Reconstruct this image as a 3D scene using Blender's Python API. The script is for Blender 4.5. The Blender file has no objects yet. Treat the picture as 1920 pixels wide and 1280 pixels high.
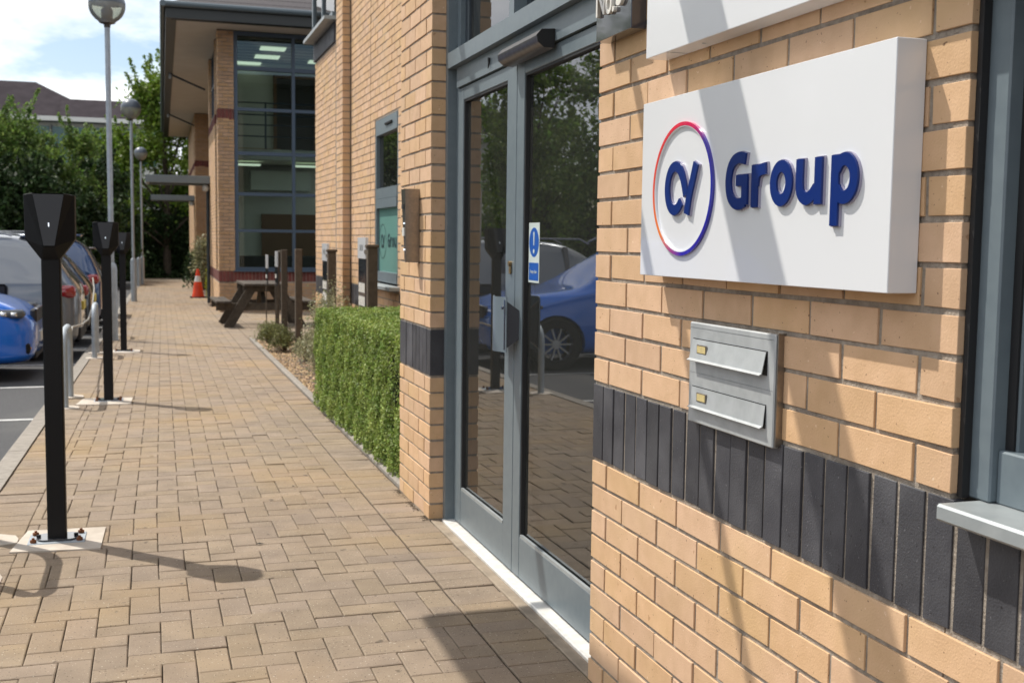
import bpy, bmesh, math, random
import numpy as np
from mathutils import Vector, Matrix
random.seed(7); RNG = np.random.default_rng(7)
S = bpy.context.scene
COL = S.collection
R = math.radians
# ------------------------------------------------------------------ camera
YAW, PITCH, ROLL, FPX, HC = 0.311433, -0.087784, 0.012495, 2125.6, 1.3048
f_ = Vector((math.sin(YAW)*math.cos(PITCH), math.cos(YAW)*math.cos(PITCH), math.sin(PITCH)))
r_ = f_.cross(Vector((0, 0, 1))).normalized(); u_ = r_.cross(f_)
r2 = r_*math.cos(ROLL) + u_*math.sin(ROLL); u2 = u_*math.cos(ROLL) - r_*math.sin(ROLL)
cd = bpy.data.cameras.new('camera'); cam = bpy.data.objects.new('camera', cd); COL.objects.link(cam)
M = Matrix((r2, u2, -f_)).transposed().to_4x4(); M.translation = (0, 0, HC); cam.matrix_world = M
cd.sensor_fit = 'HORIZONTAL'; cd.sensor_width = 36.0; cd.lens = FPX/1920*36.0
cd.clip_start = .02; cd.clip_end = 3000
cd.dof.use_dof = True; cd.dof.focus_distance = 2.7; cd.dof.aperture_fstop = 8.5
S.camera = cam
def project(p):
    d = Vector(p) - Vector((0, 0, HC)); z = d.dot(f_)
    if z < .1: return None
    return (960 + FPX*d.dot(r2)/z, 640 - FPX*d.dot(u2)/z, z)
# ------------------------------------------------------------------ light
SUN_EL = R(55.5); SUN_TR = Vector((.69, -.724, 0)).normalized()      # horizontal travel of the light
S.view_settings.view_transform = 'Standard'; S.view_settings.look = 'None'
S.view_settings.gamma = 1; S.view_settings.use_curve_mapping = False
S.view_settings.exposure = 0.36
W = bpy.data.worlds.new('World'); S.world = W; W.use_nodes = True
nt = W.node_tree; nt.nodes.clear()
def N(nt, t, **k):
    n = nt.nodes.new(t)
    for a, b in k.items():
        if a in n.inputs.keys() if isinstance(a, str) else False: n.inputs[a].default_value = b
        else: setattr(n, a, b)
    return n
sky = N(nt, 'ShaderNodeTexSky'); sky.sky_type = 'NISHITA'; sky.sun_disc = False
sky.sun_elevation = SUN_EL; sky.sun_rotation = math.atan2(-SUN_TR.x, -SUN_TR.y)
sky.air_density = 1.0; sky.dust_density = 1.2; sky.ozone_density = 1.2
tc = N(nt, 'ShaderNodeTexCoord'); mp = N(nt, 'ShaderNodeMapping'); mp.inputs['Scale'].default_value = (1, 1, 2.6)
mp.inputs['Location'].default_value = (.35, .1, .22)
n1 = N(nt, 'ShaderNodeTexNoise'); n1.inputs['Scale'].default_value = 2.3; n1.inputs['Detail'].default_value = 9; n1.inputs['Roughness'].default_value = .55
rp = N(nt, 'ShaderNodeValToRGB'); rp.color_ramp.elements[0].position = .43; rp.color_ramp.elements[1].position = .51
n2 = N(nt, 'ShaderNodeTexNoise'); n2.inputs['Scale'].default_value = 5.5; n2.inputs['Detail'].default_value = 6
rp2 = N(nt, 'ShaderNodeValToRGB')
rp2.color_ramp.elements[0].position = .33; rp2.color_ramp.elements[0].color = (7.0, 7.3, 8.0, 1)
rp2.color_ramp.elements[1].position = .56; rp2.color_ramp.elements[1].color = (11, 11, 10.9, 1)
mx = N(nt, 'ShaderNodeMixRGB'); bg = N(nt, 'ShaderNodeBackground'); bg.inputs['Strength'].default_value = .115
wo = N(nt, 'ShaderNodeOutputWorld')
L = nt.links.new
L(tc.outputs['Generated'], mp.inputs['Vector']); L(mp.outputs[0], n1.inputs['Vector']); L(mp.outputs[0], n2.inputs['Vector'])
L(n1.outputs['Fac'], rp.inputs[0]); L(n2.outputs['Fac'], rp2.inputs[0]); L(rp.outputs[0], mx.inputs[0])
L(sky.outputs[0], mx.inputs[1]); L(rp2.outputs[0], mx.inputs[2]); L(mx.outputs[0], bg.inputs[0]); L(bg.outputs[0], wo.inputs[0])
sl = bpy.data.lights.new('sun', 'SUN'); sl.energy = 3.6; sl.angle = R(.55); sl.color = (1, .95, .86)
so = bpy.data.objects.new('sun', sl); COL.objects.link(so)
so.rotation_euler = Vector((SUN_TR.x*math.cos(SUN_EL), SUN_TR.y*math.cos(SUN_EL), -math.sin(SUN_EL))).to_track_quat('-Z', 'Y').to_euler()
so.location = (-10, 10, 20)
S.cycles.max_bounces = 8; S.cycles.transparent_max_bounces = 24; S.cycles.caustics_reflective = False; S.cycles.caustics_refractive = False
# ------------------------------------------------------------------ materials
MATS = {}
def mat(name, c1, c2=None, rough=.7, metal=0, scale=40, bump=0, bscale=None, vary=0, spec=.5, coat=0, detail=4, speck=None, stain=None, trans=0, hue=0):
    """principled; noise between c1 and c2, per-piece brightness variation, optional specks and stains, bump"""
    m = bpy.data.materials.new(name); m.use_nodes = True; t = m.node_tree; b = t.nodes['Principled BSDF']; k = t.links.new
    b.inputs['Roughness'].default_value = rough; b.inputs['Metallic'].default_value = metal; b.inputs['Specular IOR Level'].default_value = spec
    if coat: b.inputs['Coat Weight'].default_value = coat; b.inputs['Coat Roughness'].default_value = .04
    geo = t.nodes.new('ShaderNodeNewGeometry'); tcn = t.nodes.new('ShaderNodeTexCoord')
    oi = t.nodes.new('ShaderNodeObjectInfo')
    pos = geo.outputs['Position']
    col = None
    if c2 or speck or stain or vary:
        mixc = t.nodes.new('ShaderNodeMixRGB'); mixc.inputs[1].default_value = (*c1, 1); mixc.inputs[2].default_value = (*(c2 or c1), 1)
        nz = t.nodes.new('ShaderNodeTexNoise'); nz.inputs['Scale'].default_value = scale; nz.inputs['Detail'].default_value = detail
        k(pos, nz.inputs['Vector'])
        cr = t.nodes.new('ShaderNodeValToRGB'); cr.color_ramp.elements[0].position = .35; cr.color_ramp.elements[1].position = .65
        k(nz.outputs['Fac'], cr.inputs[0]); k(cr.outputs[0], mixc.inputs[0]); col = mixc.outputs[0]
    if stain:   # large soft patches (colour, scale, amount)
        sc_, ssc, amt = stain
        nz = t.nodes.new('ShaderNodeTexNoise'); nz.inputs['Scale'].default_value = ssc; nz.inputs['Detail'].default_value = 5; k(pos, nz.inputs['Vector'])
        cr = t.nodes.new('ShaderNodeValToRGB'); cr.color_ramp.elements[0].position = .48; cr.color_ramp.elements[1].position = .68; cr.color_ramp.elements[1].color = (amt, amt, amt, 1)
        k(nz.outputs['Fac'], cr.inputs[0]); mm = t.nodes.new('ShaderNodeMixRGB'); k(cr.outputs[0], mm.inputs[0]); k(col, mm.inputs[1]); mm.inputs[2].default_value = (*sc_, 1); col = mm.outputs[0]
    if speck:   # (colour, scale, threshold)
        for (sc_, ssc, th) in ([speck] if not isinstance(speck, list) else speck):
            vo = t.nodes.new('ShaderNodeTexNoise'); vo.inputs['Scale'].default_value = ssc; vo.inputs['Detail'].default_value = 2; k(pos, vo.inputs['Vector'])
            cr = t.nodes.new('ShaderNodeValToRGB'); cr.color_ramp.elements[0].position = th; cr.color_ramp.elements[1].position = th+.04
            k(vo.outputs['Fac'], cr.inputs[0]); mm = t.nodes.new('ShaderNodeMixRGB'); k(cr.outputs[0], mm.inputs[0]); k(col, mm.inputs[1]); mm.inputs[2].default_value = (*sc_, 1); col = mm.outputs[0]
    if vary:
        ad = t.nodes.new('ShaderNodeMath'); ad.operation = 'ADD'; k(geo.outputs['Random Per Island'], ad.inputs[0]); k(oi.outputs['Random'], ad.inputs[1])
        fr = t.nodes.new('ShaderNodeMath'); fr.operation = 'FRACT'; k(ad.outputs[0], fr.inputs[0])
        mr = t.nodes.new('ShaderNodeMapRange'); mr.inputs['To Min'].default_value = 1-vary; mr.inputs['To Max'].default_value = 1+vary*.7; k(fr.outputs[0], mr.inputs['Value'])
        hs = t.nodes.new('ShaderNodeHueSaturation'); k(col, hs.inputs['Color']); k(mr.outputs[0], hs.inputs['Value'])
        if hue:
            f2 = t.nodes.new('ShaderNodeMath'); f2.operation = 'MULTIPLY'; f2.inputs[1].default_value = 7.31; k(fr.outputs[0], f2.inputs[0])
            f3 = t.nodes.new('ShaderNodeMath'); f3.operation = 'FRACT'; k(f2.outputs[0], f3.inputs[0])
            m2 = t.nodes.new('ShaderNodeMapRange'); m2.inputs['To Min'].default_value = .5-hue; m2.inputs['To Max'].default_value = .5+hue; k(f3.outputs[0], m2.inputs['Value']); k(m2.outputs[0], hs.inputs['Hue'])
            m3 = t.nodes.new('ShaderNodeMapRange'); m3.inputs['To Min'].default_value = .93; m3.inputs['To Max'].default_value = 1.06; k(f3.outputs[0], m3.inputs['Value']); k(m3.outputs[0], hs.inputs['Saturation'])
        col = hs.outputs[0]
    if col: k(col, b.inputs['Base Color'])
    else: b.inputs['Base Color'].default_value = (*c1, 1)
    if bump:
        nz = t.nodes.new('ShaderNodeTexNoise'); nz.inputs['Scale'].default_value = bscale or scale*3; nz.inputs['Detail'].default_value = 5; k(pos, nz.inputs['Vector'])
        bp = t.nodes.new('ShaderNodeBump'); bp.inputs['Strength'].default_value = 1; bp.inputs['Distance'].default_value = bump; k(nz.outputs['Fac'], bp.inputs['Height']); k(bp.outputs[0], b.inputs['Normal'])
    if trans:
        tr = t.nodes.new('ShaderNodeBsdfTranslucent'); ms = t.nodes.new('ShaderNodeMixShader'); ms.inputs[0].default_value = trans
        if col: k(col, tr.inputs[0])
        else: tr.inputs[0].default_value = (*c1, 1)
        k(b.outputs[0], ms.inputs[1]); k(tr.outputs[0], ms.inputs[2]); k(ms.outputs[0], t.nodes['Material Output'].inputs[0])
    MATS[name] = m; return m
def glass(name, tint=(.8, .85, .83), ior=1.5, base=.0, rough=0.0, veil=0.0):  # pale diffuse share: a painted light haze on panes, milky body on globes
    m = bpy.data.materials.new(name); m.use_nodes = True; t = m.node_tree; t.nodes.clear(); k = t.links.new
    o = t.nodes.new('ShaderNodeOutputMaterial'); g = t.nodes.new('ShaderNodeBsdfGlossy'); g.inputs['Roughness'].default_value = rough
    tr = t.nodes.new('ShaderNodeBsdfTransparent'); tr.inputs[0].default_value = (*tint, 1)
    fr = t.nodes.new('ShaderNodeFresnel'); fr.inputs['IOR'].default_value = ior
    ma = t.nodes.new('ShaderNodeMath'); ma.operation = 'MULTIPLY_ADD'; ma.inputs[1].default_value = 1-base; ma.inputs[2].default_value = base; ma.use_clamp = True
    ms = t.nodes.new('ShaderNodeMixShader'); k(fr.outputs[0], ma.inputs[0]); k(ma.outputs[0], ms.inputs[0]); k(tr.outputs[0], ms.inputs[1]); k(g.outputs[0], ms.inputs[2])
    df = t.nodes.new('ShaderNodeBsdfDiffuse'); df.inputs[0].default_value = (.72, .74, .70, 1); m2 = t.nodes.new('ShaderNodeMixShader'); m2.inputs[0].default_value = veil; k(ms.outputs[0], m2.inputs[1]); k(df.outputs[0], m2.inputs[2]); k(m2.outputs[0], o.inputs[0])
    MATS[name] = m; return m
def emit(name, c, s):
    m = bpy.data.materials.new(name); m.use_nodes = True; b = m.node_tree.nodes['Principled BSDF']; b.inputs['Base Color'].default_value = (*c, 1)
    b.inputs['Emission Color'].default_value = (*c, 1); b.inputs['Emission Strength'].default_value = s; MATS[name] = m; return m
mat('brick', (.645, .42, .255), (.58, .372, .216), rough=.85, scale=16, bump=.0008, bscale=230, vary=.085, hue=.003, speck=[((.17, .09, .05), 135, .715), ((.74, .54, .36), 70, .72), ((.44, .25, .13), 38, .72)], stain=((.60, .41, .205), 2.2, .5))
mat('brick_far', (.42, .26, .15), (.36, .22, .12), rough=.9, scale=9, bump=.001, bscale=200, vary=.10, hue=.003)  # darker copy of the brick; shade is put into its colour
mat('brick_blue', (.058, .058, .066), (.040, .040, .048), rough=.6, scale=12, bump=.0012, bscale=260, vary=.24, speck=[((.16, .16, .17), 190, .70), ((.012, .012, .014), 110, .70), ((.13, .12, .115), 14, .76)], stain=((.10, .10, .11), 5, .7))
mat('brick_red', (.16, .045, .035), (.12, .035, .03), rough=.9, scale=14, vary=.2)
mat('mortar', (.27, .225, .18), (.37, .32, .265), rough=.95, scale=60, bump=.0035, bscale=180, stain=((.17, .145, .12), 12, .6))
mat('paver', (.292, .224, .160), (.238, .182, .130), rough=.9, scale=7, bump=.003, bscale=260, vary=.085, hue=.004, speck=[((.50, .45, .37), 130, .675), ((.11, .08, .055), 120, .655), ((.13, .098, .07), 15, .71)], stain=((.325, .225, .125), .9, .75))
mat('joint_sand', (.05, .037, .026), (.10, .075, .052), rough=1, scale=60, bump=.002)
mat('kerb', (.30, .27, .235), (.24, .215, .185), rough=.9, scale=20, bump=.0015, bscale=200, vary=.08)
mat('concrete_pad', (.58, .52, .45), (.50, .44, .375), rough=.9, scale=12, bump=.001, bscale=150, stain=((.36, .30, .24), 7, .6))
mat('sill_concrete', (.36, .29, .215), (.29, .23, .17), rough=.9, scale=20, bump=.0015, bscale=150, stain=((.20, .16, .12), 8, .7))
mat('asphalt', (.075, .075, .078), (.055, .055, .058), rough=.9, scale=50, bump=.003, bscale=300, speck=((.16, .16, .16), 160, .68), stain=((.10, .098, .095), .7, .8))
mat('white_line', (.55, .55, .54), (.42, .42, .41), rough=.8, scale=30)
mat('frame', (.150, .185, .205), (.135, .168, .19), rough=.38, scale=30, spec=.5, stain=((.16, .195, .215), 9, .5))
mat('frame_dark', (.03, .04, .05), rough=.4)
mat('frame_far', (.05, .075, .11), rough=.5)
mat('gasket', (.012, .012, .013), rough=.6)
mat('threshold', (.74, .72, .68), (.62, .60, .56), rough=.5, scale=30)
mat('sign_white', (.72, .73, .75), rough=.17, spec=.5, coat=.3)
mat('sign_side', (.62, .625, .63), rough=.28, spec=.5)
mat('navy', (.004, .022, .15), rough=.3, spec=.3)
mat('acrylic_edge', (.30, .28, .38), rough=.15, coat=.5)
mat('steel', (.47, .49, .495), (.40, .42, .425), rough=.45, metal=.25, scale=22, bump=.0002, bscale=90, stain=((.50, .52, .53), 16, .7))
mat('steel_sill', (.42, .45, .455), (.34, .37, .38), rough=.45, metal=.35, scale=18)
mat('brushed', (.32, .28, .24), (.27, .24, .21), rough=.28, metal=.9, scale=80)
mat('galv', (.33, .34, .345), (.26, .27, .28), rough=.5, metal=.5, scale=30)
mat('galv_post', (.38, .42, .46), (.32, .36, .40), rough=.55, metal=.2, scale=12)
mat('black_paint', (.006, .006, .007), rough=.5, spec=.22)
mat('black_front', (.010, .010, .014), rough=.3, spec=.45)
mat('black_gloss', (.035, .037, .045), rough=.08, coat=.6)
mat('black_plastic', (.007, .007, .008), rough=.55, spec=.2)
mat('rust', (.22, .075, .025), (.13, .05, .02), rough=.9, scale=200, bump=.001)
mat('off_white', (.75, .72, .66), rough=.4)
mat('label_card', (.62, .50, .22), (.5, .41, .2), rough=.6, scale=90)
mat('paper', (.62, .68, .56), (.58, .63, .52), rough=.8, scale=40)
mat('sticker_blue', (.01, .09, .40), rough=.35)
mat('sticker_white', (.55, .62, .60), rough=.4)
mat('opal', (.12, .27, .235), (.135, .285, .25), rough=.35, scale=4)
mat('wood_old', (.055, .042, .03), (.085, .066, .046), rough=.85, scale=18, bump=.002, bscale=60, vary=.15, speck=((.03, .025, .02), 50, .66))
mat('wood_post', (.095, .07, .048), (.07, .052, .036), rough=.9, scale=25, bump=.002)
mat('wood_table', (.05, .036, .026), (.075, .058, .042), rough=.85, scale=20, bump=.001, vary=.2)
mat('leaf_hedge', (.34, .42, .10), (.16, .245, .045), rough=.55, scale=7, vary=.5, hue=.02, trans=.3, spec=.35)
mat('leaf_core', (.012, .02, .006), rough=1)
mat('leaf_tree', (.19, .28, .06), (.095, .16, .04), rough=.6, scale=1.0, vary=.5, hue=.02, trans=.50, spec=.3)
mat('leaf_ash', (.20, .29, .035), (.11, .18, .025), rough=.5, scale=1.2, vary=.4, hue=.02, trans=.38, spec=.3)
mat('leaf_dark', (.05, .09, .028), (.026, .05, .017), rough=.6, scale=1.5, vary=.5, hue=.02, trans=.2, spec=.25)
mat('leaf_grey', (.46, .44, .27), (.20, .215, .11), rough=.6, scale=12, vary=.45, hue=.02, trans=.3)
mat('leaf_lav', (.24, .25, .08), (.14, .16, .06), rough=.7, scale=9, vary=.35, trans=.2)
mat('leaf_yellow', (.42, .40, .04), (.22, .26, .03), rough=.6, scale=9, vary=.35, trans=.25)
mat('twig', (.10, .055, .03), rough=.9)
mat('bark', (.06, .045, .032), (.09, .07, .05), rough=1, scale=12, bump=.01, bscale=30)
mat('soil', (.36, .24, .14), (.22, .145, .085), rough=1, scale=25, bump=.01, bscale=60)
mat('stone', (.52, .37, .22), (.36, .24, .14), rough=.9, scale=30, vary=.45, hue=.01)
mat('cone', (.75, .065, .015), (.62, .05, .012), rough=.5, scale=10)
mat('cone_white', (.72, .72, .72), rough=.5)
mat('soffit', (.62, .59, .54), (.58, .55, .50), rough=.7, scale=2)
mat('fascia', (.016, .019, .018), rough=.45)
mat('gutter', (.075, .10, .115), rough=.35)
mat('tile', (.048, .036, .042), (.03, .024, .028), rough=.75, scale=20, vary=.3)
mat('roof_far', (.050, .042, .047), (.038, .032, .036), rough=1, scale=1.2, spec=.05)
mat('cream', (.5, .5, .45), rough=.8)
mat('glass_teal', (.03, .12, .12), rough=.15)
mat('int_wall', (.55, .56, .49), rough=.9)
mat('int_dark', (.03, .032, .03), rough=.8)
mat('int_floor', (.22, .19, .14), rough=.5)
mat('int_mid', (.22, .235, .205), rough=.9)
mat('int_wood', (.14, .065, .02), rough=.5)
mat('int_door', (.02, .016, .012), rough=.5)
mat('white_int', (.55, .58, .55), rough=.6)
mat('rail', (.03, .05, .08), rough=.4)
mat('paint_blue', (.003, .13, .60), rough=.25, metal=.15, coat=1)
mat('paint_silver', (.15, .165, .185), rough=.3, metal=.5, coat=1)
mat('paint_black', (.006, .008, .014), rough=.2, coat=1)
mat('paint_navy', (.006, .035, .11), rough=.22, metal=.3, coat=1)
mat('paint_brown', (.07, .045, .04), rough=.25, metal=.4, coat=1)
mat('car_glass', (.014, .022, .035), rough=.06, spec=.03)
mat('tyre', (.012, .012, .012), rough=.85)
mat('alloy', (.45, .46, .48), rough=.3, metal=.9)
mat('chrome', (.7, .7, .7), rough=.12, metal=1)
mat('lamp_clear', (.07, .075, .08), rough=.08, spec=.6)
mat('lamp_red', (.25, .003, .005), rough=.12, coat=1)
mat('lamp_amber', (.40, .20, .08), rough=.2, coat=1)
mat('plate_yellow', (.60, .46, .06), rough=.5)
mat('plate_white', (.62, .62, .58), rough=.5)
mat('globe_grey', (.09, .11, .14), rough=.35)
mat('globe_brown', (.055, .045, .035), rough=.4)
mat('handle_grey', (.22, .27, .31), rough=.35, metal=.3)
mat('decal_dark', (.015, .035, .045), rough=.4)
mat('grit', (.07, .055, .04), (.16, .12, .08), rough=1, scale=60, vary=.5)
mat('cable', (.34, .32, .28), rough=.5)
mat('leaf_litter', (.32, .24, .14), rough=.9, vary=.4)
mat('tarnish', (.24, .15, .06), (.34, .26, .14), rough=.4, metal=.7, scale=150)
mat('sensor_alu', (.12, .115, .115), (.09, .085, .085), rough=.35, metal=.3, scale=40)
glass('glass_door', (.66, .72, .67), ior=2.45, base=.06, veil=.022)  # diffuse share paints in the pale light missing from the dark lobby
glass('glass_win', (.50, .55, .55), ior=1.8, base=.03, veil=.012)
glass('glass_far', (.80, .86, .84), ior=1.5, base=.02)
glass('globe_clear', (.80, .80, .68), ior=1.25, base=.02, rough=.15, veil=.30)
emit('light_panel', (.70, .80, .62), .8)
emit('led', (.8, .9, 1), 1.3)
# ------------------------------------------------------------------ mesh helpers
class MB:
    def __init__(s): s.v = []; s.f = []; s.m = []; s.sm = False
    def add(s, vs, fs, mi=0):
        o = len(s.v); s.v += [tuple(p) for p in vs]; s.f += [tuple(i+o for i in q) for q in fs]; s.m += [mi]*len(fs); return s
    def box(s, x0, x1, y0, y1, z0, z1, mi=0):
        return s.add([(x0, y0, z0), (x1, y0, z0), (x1, y1, z0), (x0, y1, z0), (x0, y0, z1), (x1, y0, z1), (x1, y1, z1), (x0, y1, z1)],
            [(0, 3, 2, 1), (4, 5, 6, 7), (0, 1, 5, 4), (1, 2, 6, 5), (2, 3, 7, 6), (3, 0, 4, 7)], mi)
    def bbox(s, x0, x1, y0, y1, z0, z1, c=.004, mi=0):
        "box with chamfered edges"
        bm = bmesh.new(); bmesh.ops.create_cube(bm, size=1)
        for v in bm.verts: v.co = Vector(((x0+x1)/2+v.co.x*(x1-x0), (y0+y1)/2+v.co.y*(y1-y0), (z0+z1)/2+v.co.z*(z1-z0)))
        bmesh.ops.bevel(bm, geom=bm.edges[:], offset=c, segments=1, affect='EDGES')
        s.add([v.co[:] for v in bm.verts], [[v.index for v in f.verts] for f in bm.faces] if not bm.verts.index_update() else [], mi); bm.free(); return s
    def tube(s, pts, r, n=10, cap=True, mi=0, flat=None):
        pts = [Vector(p) for p in pts]; rs = r if isinstance(r, (list, tuple)) else [r]*len(pts); vs = []; fs = []
        up = None
        for i, p in enumerate(pts):
            t = (pts[min(i+1, len(pts)-1)] - pts[max(i-1, 0)]).normalized()
            if up is None: up = Vector((0, 0, 1)) if abs(t.z) < .9 else Vector((0, 1, 0))
            a = t.cross(up).normalized(); b = a.cross(t).normalized(); up = b
            for j in range(n):
                th = 2*math.pi*j/n; vs.append(p + (a*math.cos(th) + b*math.sin(th))*rs[i])
        for i in range(len(pts)-1):
            for j in range(n): fs.append((i*n+j, i*n+(j+1) % n, (i+1)*n+(j+1) % n, (i+1)*n+j))
        if cap: fs.append(tuple(range(n))[::-1]); fs.append(tuple((len(pts)-1)*n+j for j in range(n)))
        return s.add(vs, fs, mi)
    def beam(s, a, b, w, h, mi=0, up=(0, 0, 1)):
        a = Vector(a); b = Vector(b); t = (b-a).normalized(); x = t.cross(Vector(up)).normalized()*w/2; y = x.normalized().cross(t)*h/2
        vs = [a-x-y, a+x-y, a+x+y, a-x+y, b-x-y, b+x-y, b+x+y, b-x+y]
        return s.add(vs, [(0, 3, 2, 1), (4, 5, 6, 7), (0, 1, 5, 4), (1, 2, 6, 5), (2, 3, 7, 6), (3, 0, 4, 7)], mi)
    def lathe(s, prof, c=(0, 0, 0), n=24, mi=0, axis='z'):
        vs = []; fs = []
        for (r, z) in prof:
            for j in range(n):
                th = 2*math.pi*j/n
                p = (r*math.cos(th), r*math.sin(th), z) if axis == 'z' else ((z, r*math.cos(th), r*math.sin(th)) if axis == 'x' else (r*math.cos(th), z, r*math.sin(th)))
                vs.append((c[0]+p[0], c[1]+p[1], c[2]+p[2]))
        for i in range(len(prof)-1):
            for j in range(n): fs.append((i*n+j, i*n+(j+1) % n, (i+1)*n+(j+1) % n, (i+1)*n+j))
        return s.add(vs, fs, mi)
    def prism(s, poly, o, ax, ay, az, d, mi=0):
        "polygon (2D list) placed at o with axes ax, ay, extruded along az by d"
        o = Vector(o); ax = Vector(ax); ay = Vector(ay); az = Vector(az); n = len(poly)
        A = [o+ax*p[0]+ay*p[1] for p in poly]; B = [a+az*d for a in A]
        return s.add(A+B, [tuple(range(n))[::-1], tuple(range(n, 2*n))]+[(i, (i+1) % n, n+(i+1) % n, n+i) for i in range(n)], mi)
    def mesh(s, name, mats, smooth=False, angle=None):
        me = bpy.data.meshes.new(name); me.from_pydata([tuple(v) for v in s.v], [], s.f)
        for m in (mats if isinstance(mats, (list, tuple)) else [mats]): me.materials.append(MATS[m])
        if isinstance(mats, (list, tuple)) and len(mats) > 1: me.polygons.foreach_set('material_index', s.m)
        bm = bmesh.new(); bm.from_mesh(me); bmesh.ops.recalc_face_normals(bm, faces=bm.faces); bm.to_mesh(me); bm.free()
        if smooth:
            me.polygons.foreach_set('use_smooth', [True]*len(me.polygons)); me.set_sharp_from_angle(angle=R(angle or 35))
        me.update(); return me
    def build(s, name, mats, parent=None, smooth=False, angle=None, **k):
        return link(name, s.mesh(name, mats, smooth, angle), parent, **k)
def link(name, me, parent=None, label=None, cat=None, group=None, kind=None, loc=None, rz=None):
    o = bpy.data.objects.new(name, me); COL.objects.link(o)
    if parent: o.parent = parent
    tag(o, label, cat, group, kind)
    if loc is not None: o.location = loc
    if rz is not None: o.rotation_euler = (0, 0, rz)
    return o
def tag(o, label=None, cat=None, group=None, kind=None):
    if label: o['label'] = label
    if cat: o['category'] = cat
    if group: o['group'] = group
    if kind: o['kind'] = kind
    return o
def empty(name, label, cat, loc=(0, 0, 0), rz=0, group=None):
    return link(name, None, None, label, cat, group, None, loc, rz)
def copy_tree(o, parent=None):
    c = o.copy(); COL.objects.link(c)
    if parent: c.parent = parent
    for ch in o.children: copy_tree(ch, c)
    return c
def stroke(mb, pts, w, o, ax, ay, az, d, closed=False, mi=0, taper=None):
    "flat ribbon of width w along 2D pts, extruded by d"
    P = [Vector(p) for p in pts]; n = len(P); Lf = []; Rt = []
    for i in range(n):
        a = P[(i-1) % n] if (closed or i) else P[i]; b = P[(i+1) % n] if (closed or i < n-1) else P[i]
        t = (b-a).normalized(); nn = Vector((-t.y, t.x)); ww = w/2*(taper[i] if taper else 1); Lf.append(P[i]+nn*ww); Rt.append(P[i]-nn*ww)
    o = Vector(o); ax = Vector(ax); ay = Vector(ay); az = Vector(az); q = lambda p, h: o+ax*p.x+ay*p.y+az*h
    vs = []
    for i in range(n): vs += [q(Lf[i], 0), q(Rt[i], 0), q(Rt[i], d), q(Lf[i], d)]
    fs = []; m = n if closed else n-1
    for i in range(m):
        a = 4*i; b = 4*((i+1) % n)
        fs += [(a, b, b+1, a+1), (a+3, a+2, b+2, b+3), (a, a+3, b+3, b), (a+1, b+1, b+2, a+2)]
    if not closed: fs += [(0, 1, 2, 3), (4*n-4, 4*n-1, 4*n-2, 4*n-3)]
    return mb.add(vs, fs, mi)
def smooth_path(pts, k=3):
    out = []; P = [Vector(p) for p in pts]; n = len(P)
    for i in range(n-1):
        p0 = P[max(i-1, 0)]; p1 = P[i]; p2 = P[i+1]; p3 = P[min(i+2, n-1)]
        for j in range(k):
            t = j/k; out.append(.5*((2*p1)+(p2-p0)*t+(2*p0-5*p1+4*p2-p3)*t*t+(3*p1-p0-3*p2+p3)*t**3))
    out.append(P[-1]); return out
def g(Y): return -.0127*max(0., Y-5.5)                    # fall of the path away from the door
def sx(Y): return .0118*max(0., Y-5.5)                    # the path bears slightly to the right
# ------------------------------------------------------------------ ground
def sheet(name, xs, ys, zf, m, kind='structure', parent=None, xf=None):
    vs = []; fs = []; nx = len(xs)
    for y in ys:
        for x in xs: vs.append(((x + (xf(y) if xf else 0)), y, zf(y)))
    for j in range(len(ys)-1):
        for i in range(nx-1): a = j*nx+i; fs.append((a, a+1, a+nx+1, a+nx))
    me = bpy.data.meshes.new(name); me.from_pydata(vs, [], fs); me.materials.append(MATS[m]); me.update()
    return link(name, me, parent, kind=kind)
YS = [-30, 0, 5.5, 10, 20, 30, 45, 58]
gf = lambda y: g(min(y, 58))
sheet('ground', [-400, -60, 60, 400], [-60, 5.5, 58, 700], lambda y: gf(y)-.35, 'asphalt')
sheet('car_park', [-45, -10, -.80], YS, lambda y: gf(y)-.135, 'asphalt', xf=sx)
pave = sheet('pavement', [-.76, 0, 1.3, 4.6], YS, lambda y: gf(y)-.008, 'joint_sand', xf=sx)
# ---- pavers: 200 x 100 mm blocks, 90 degree herringbone between soldier borders
def block_verts(x0, x1, y0, y1, xf, zf, dz=0, tilt=(0, 0), c=.0035, jit=0.0):
    def P(x, y, h): return (x + xf(y), y, zf(y) + dz + h + tilt[0]*(x-x0) + tilt[1]*(y-y0))
    j = lambda: random.uniform(-jit, jit)
    o = [(x0+j(), y0+j()), (x1+j(), y0+j()), (x1+j(), y1+j()), (x0+j(), y1+j())]
    i_ = [(o[0][0]+c, o[0][1]+c), (o[1][0]-c, o[1][1]+c), (o[2][0]-c, o[2][1]-c), (o[3][0]+c, o[3][1]-c)]
    v = [P(*p, -.03) for p in o] + [P(*p, -.0025) for p in o] + [P(*p, 0) for p in i_]
    f = [(8, 9, 10, 11)] + [(4+k, 4+(k+1) % 4, 8+(k+1) % 4, 8+k) for k in range(4)] + [(k, (k+1) % 4, 4+(k+1) % 4, 4+k) for k in range(4)]
    return v, f
rects = []
X0, X1 = -.53, 1.04
PITCH_ = .1015
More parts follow.
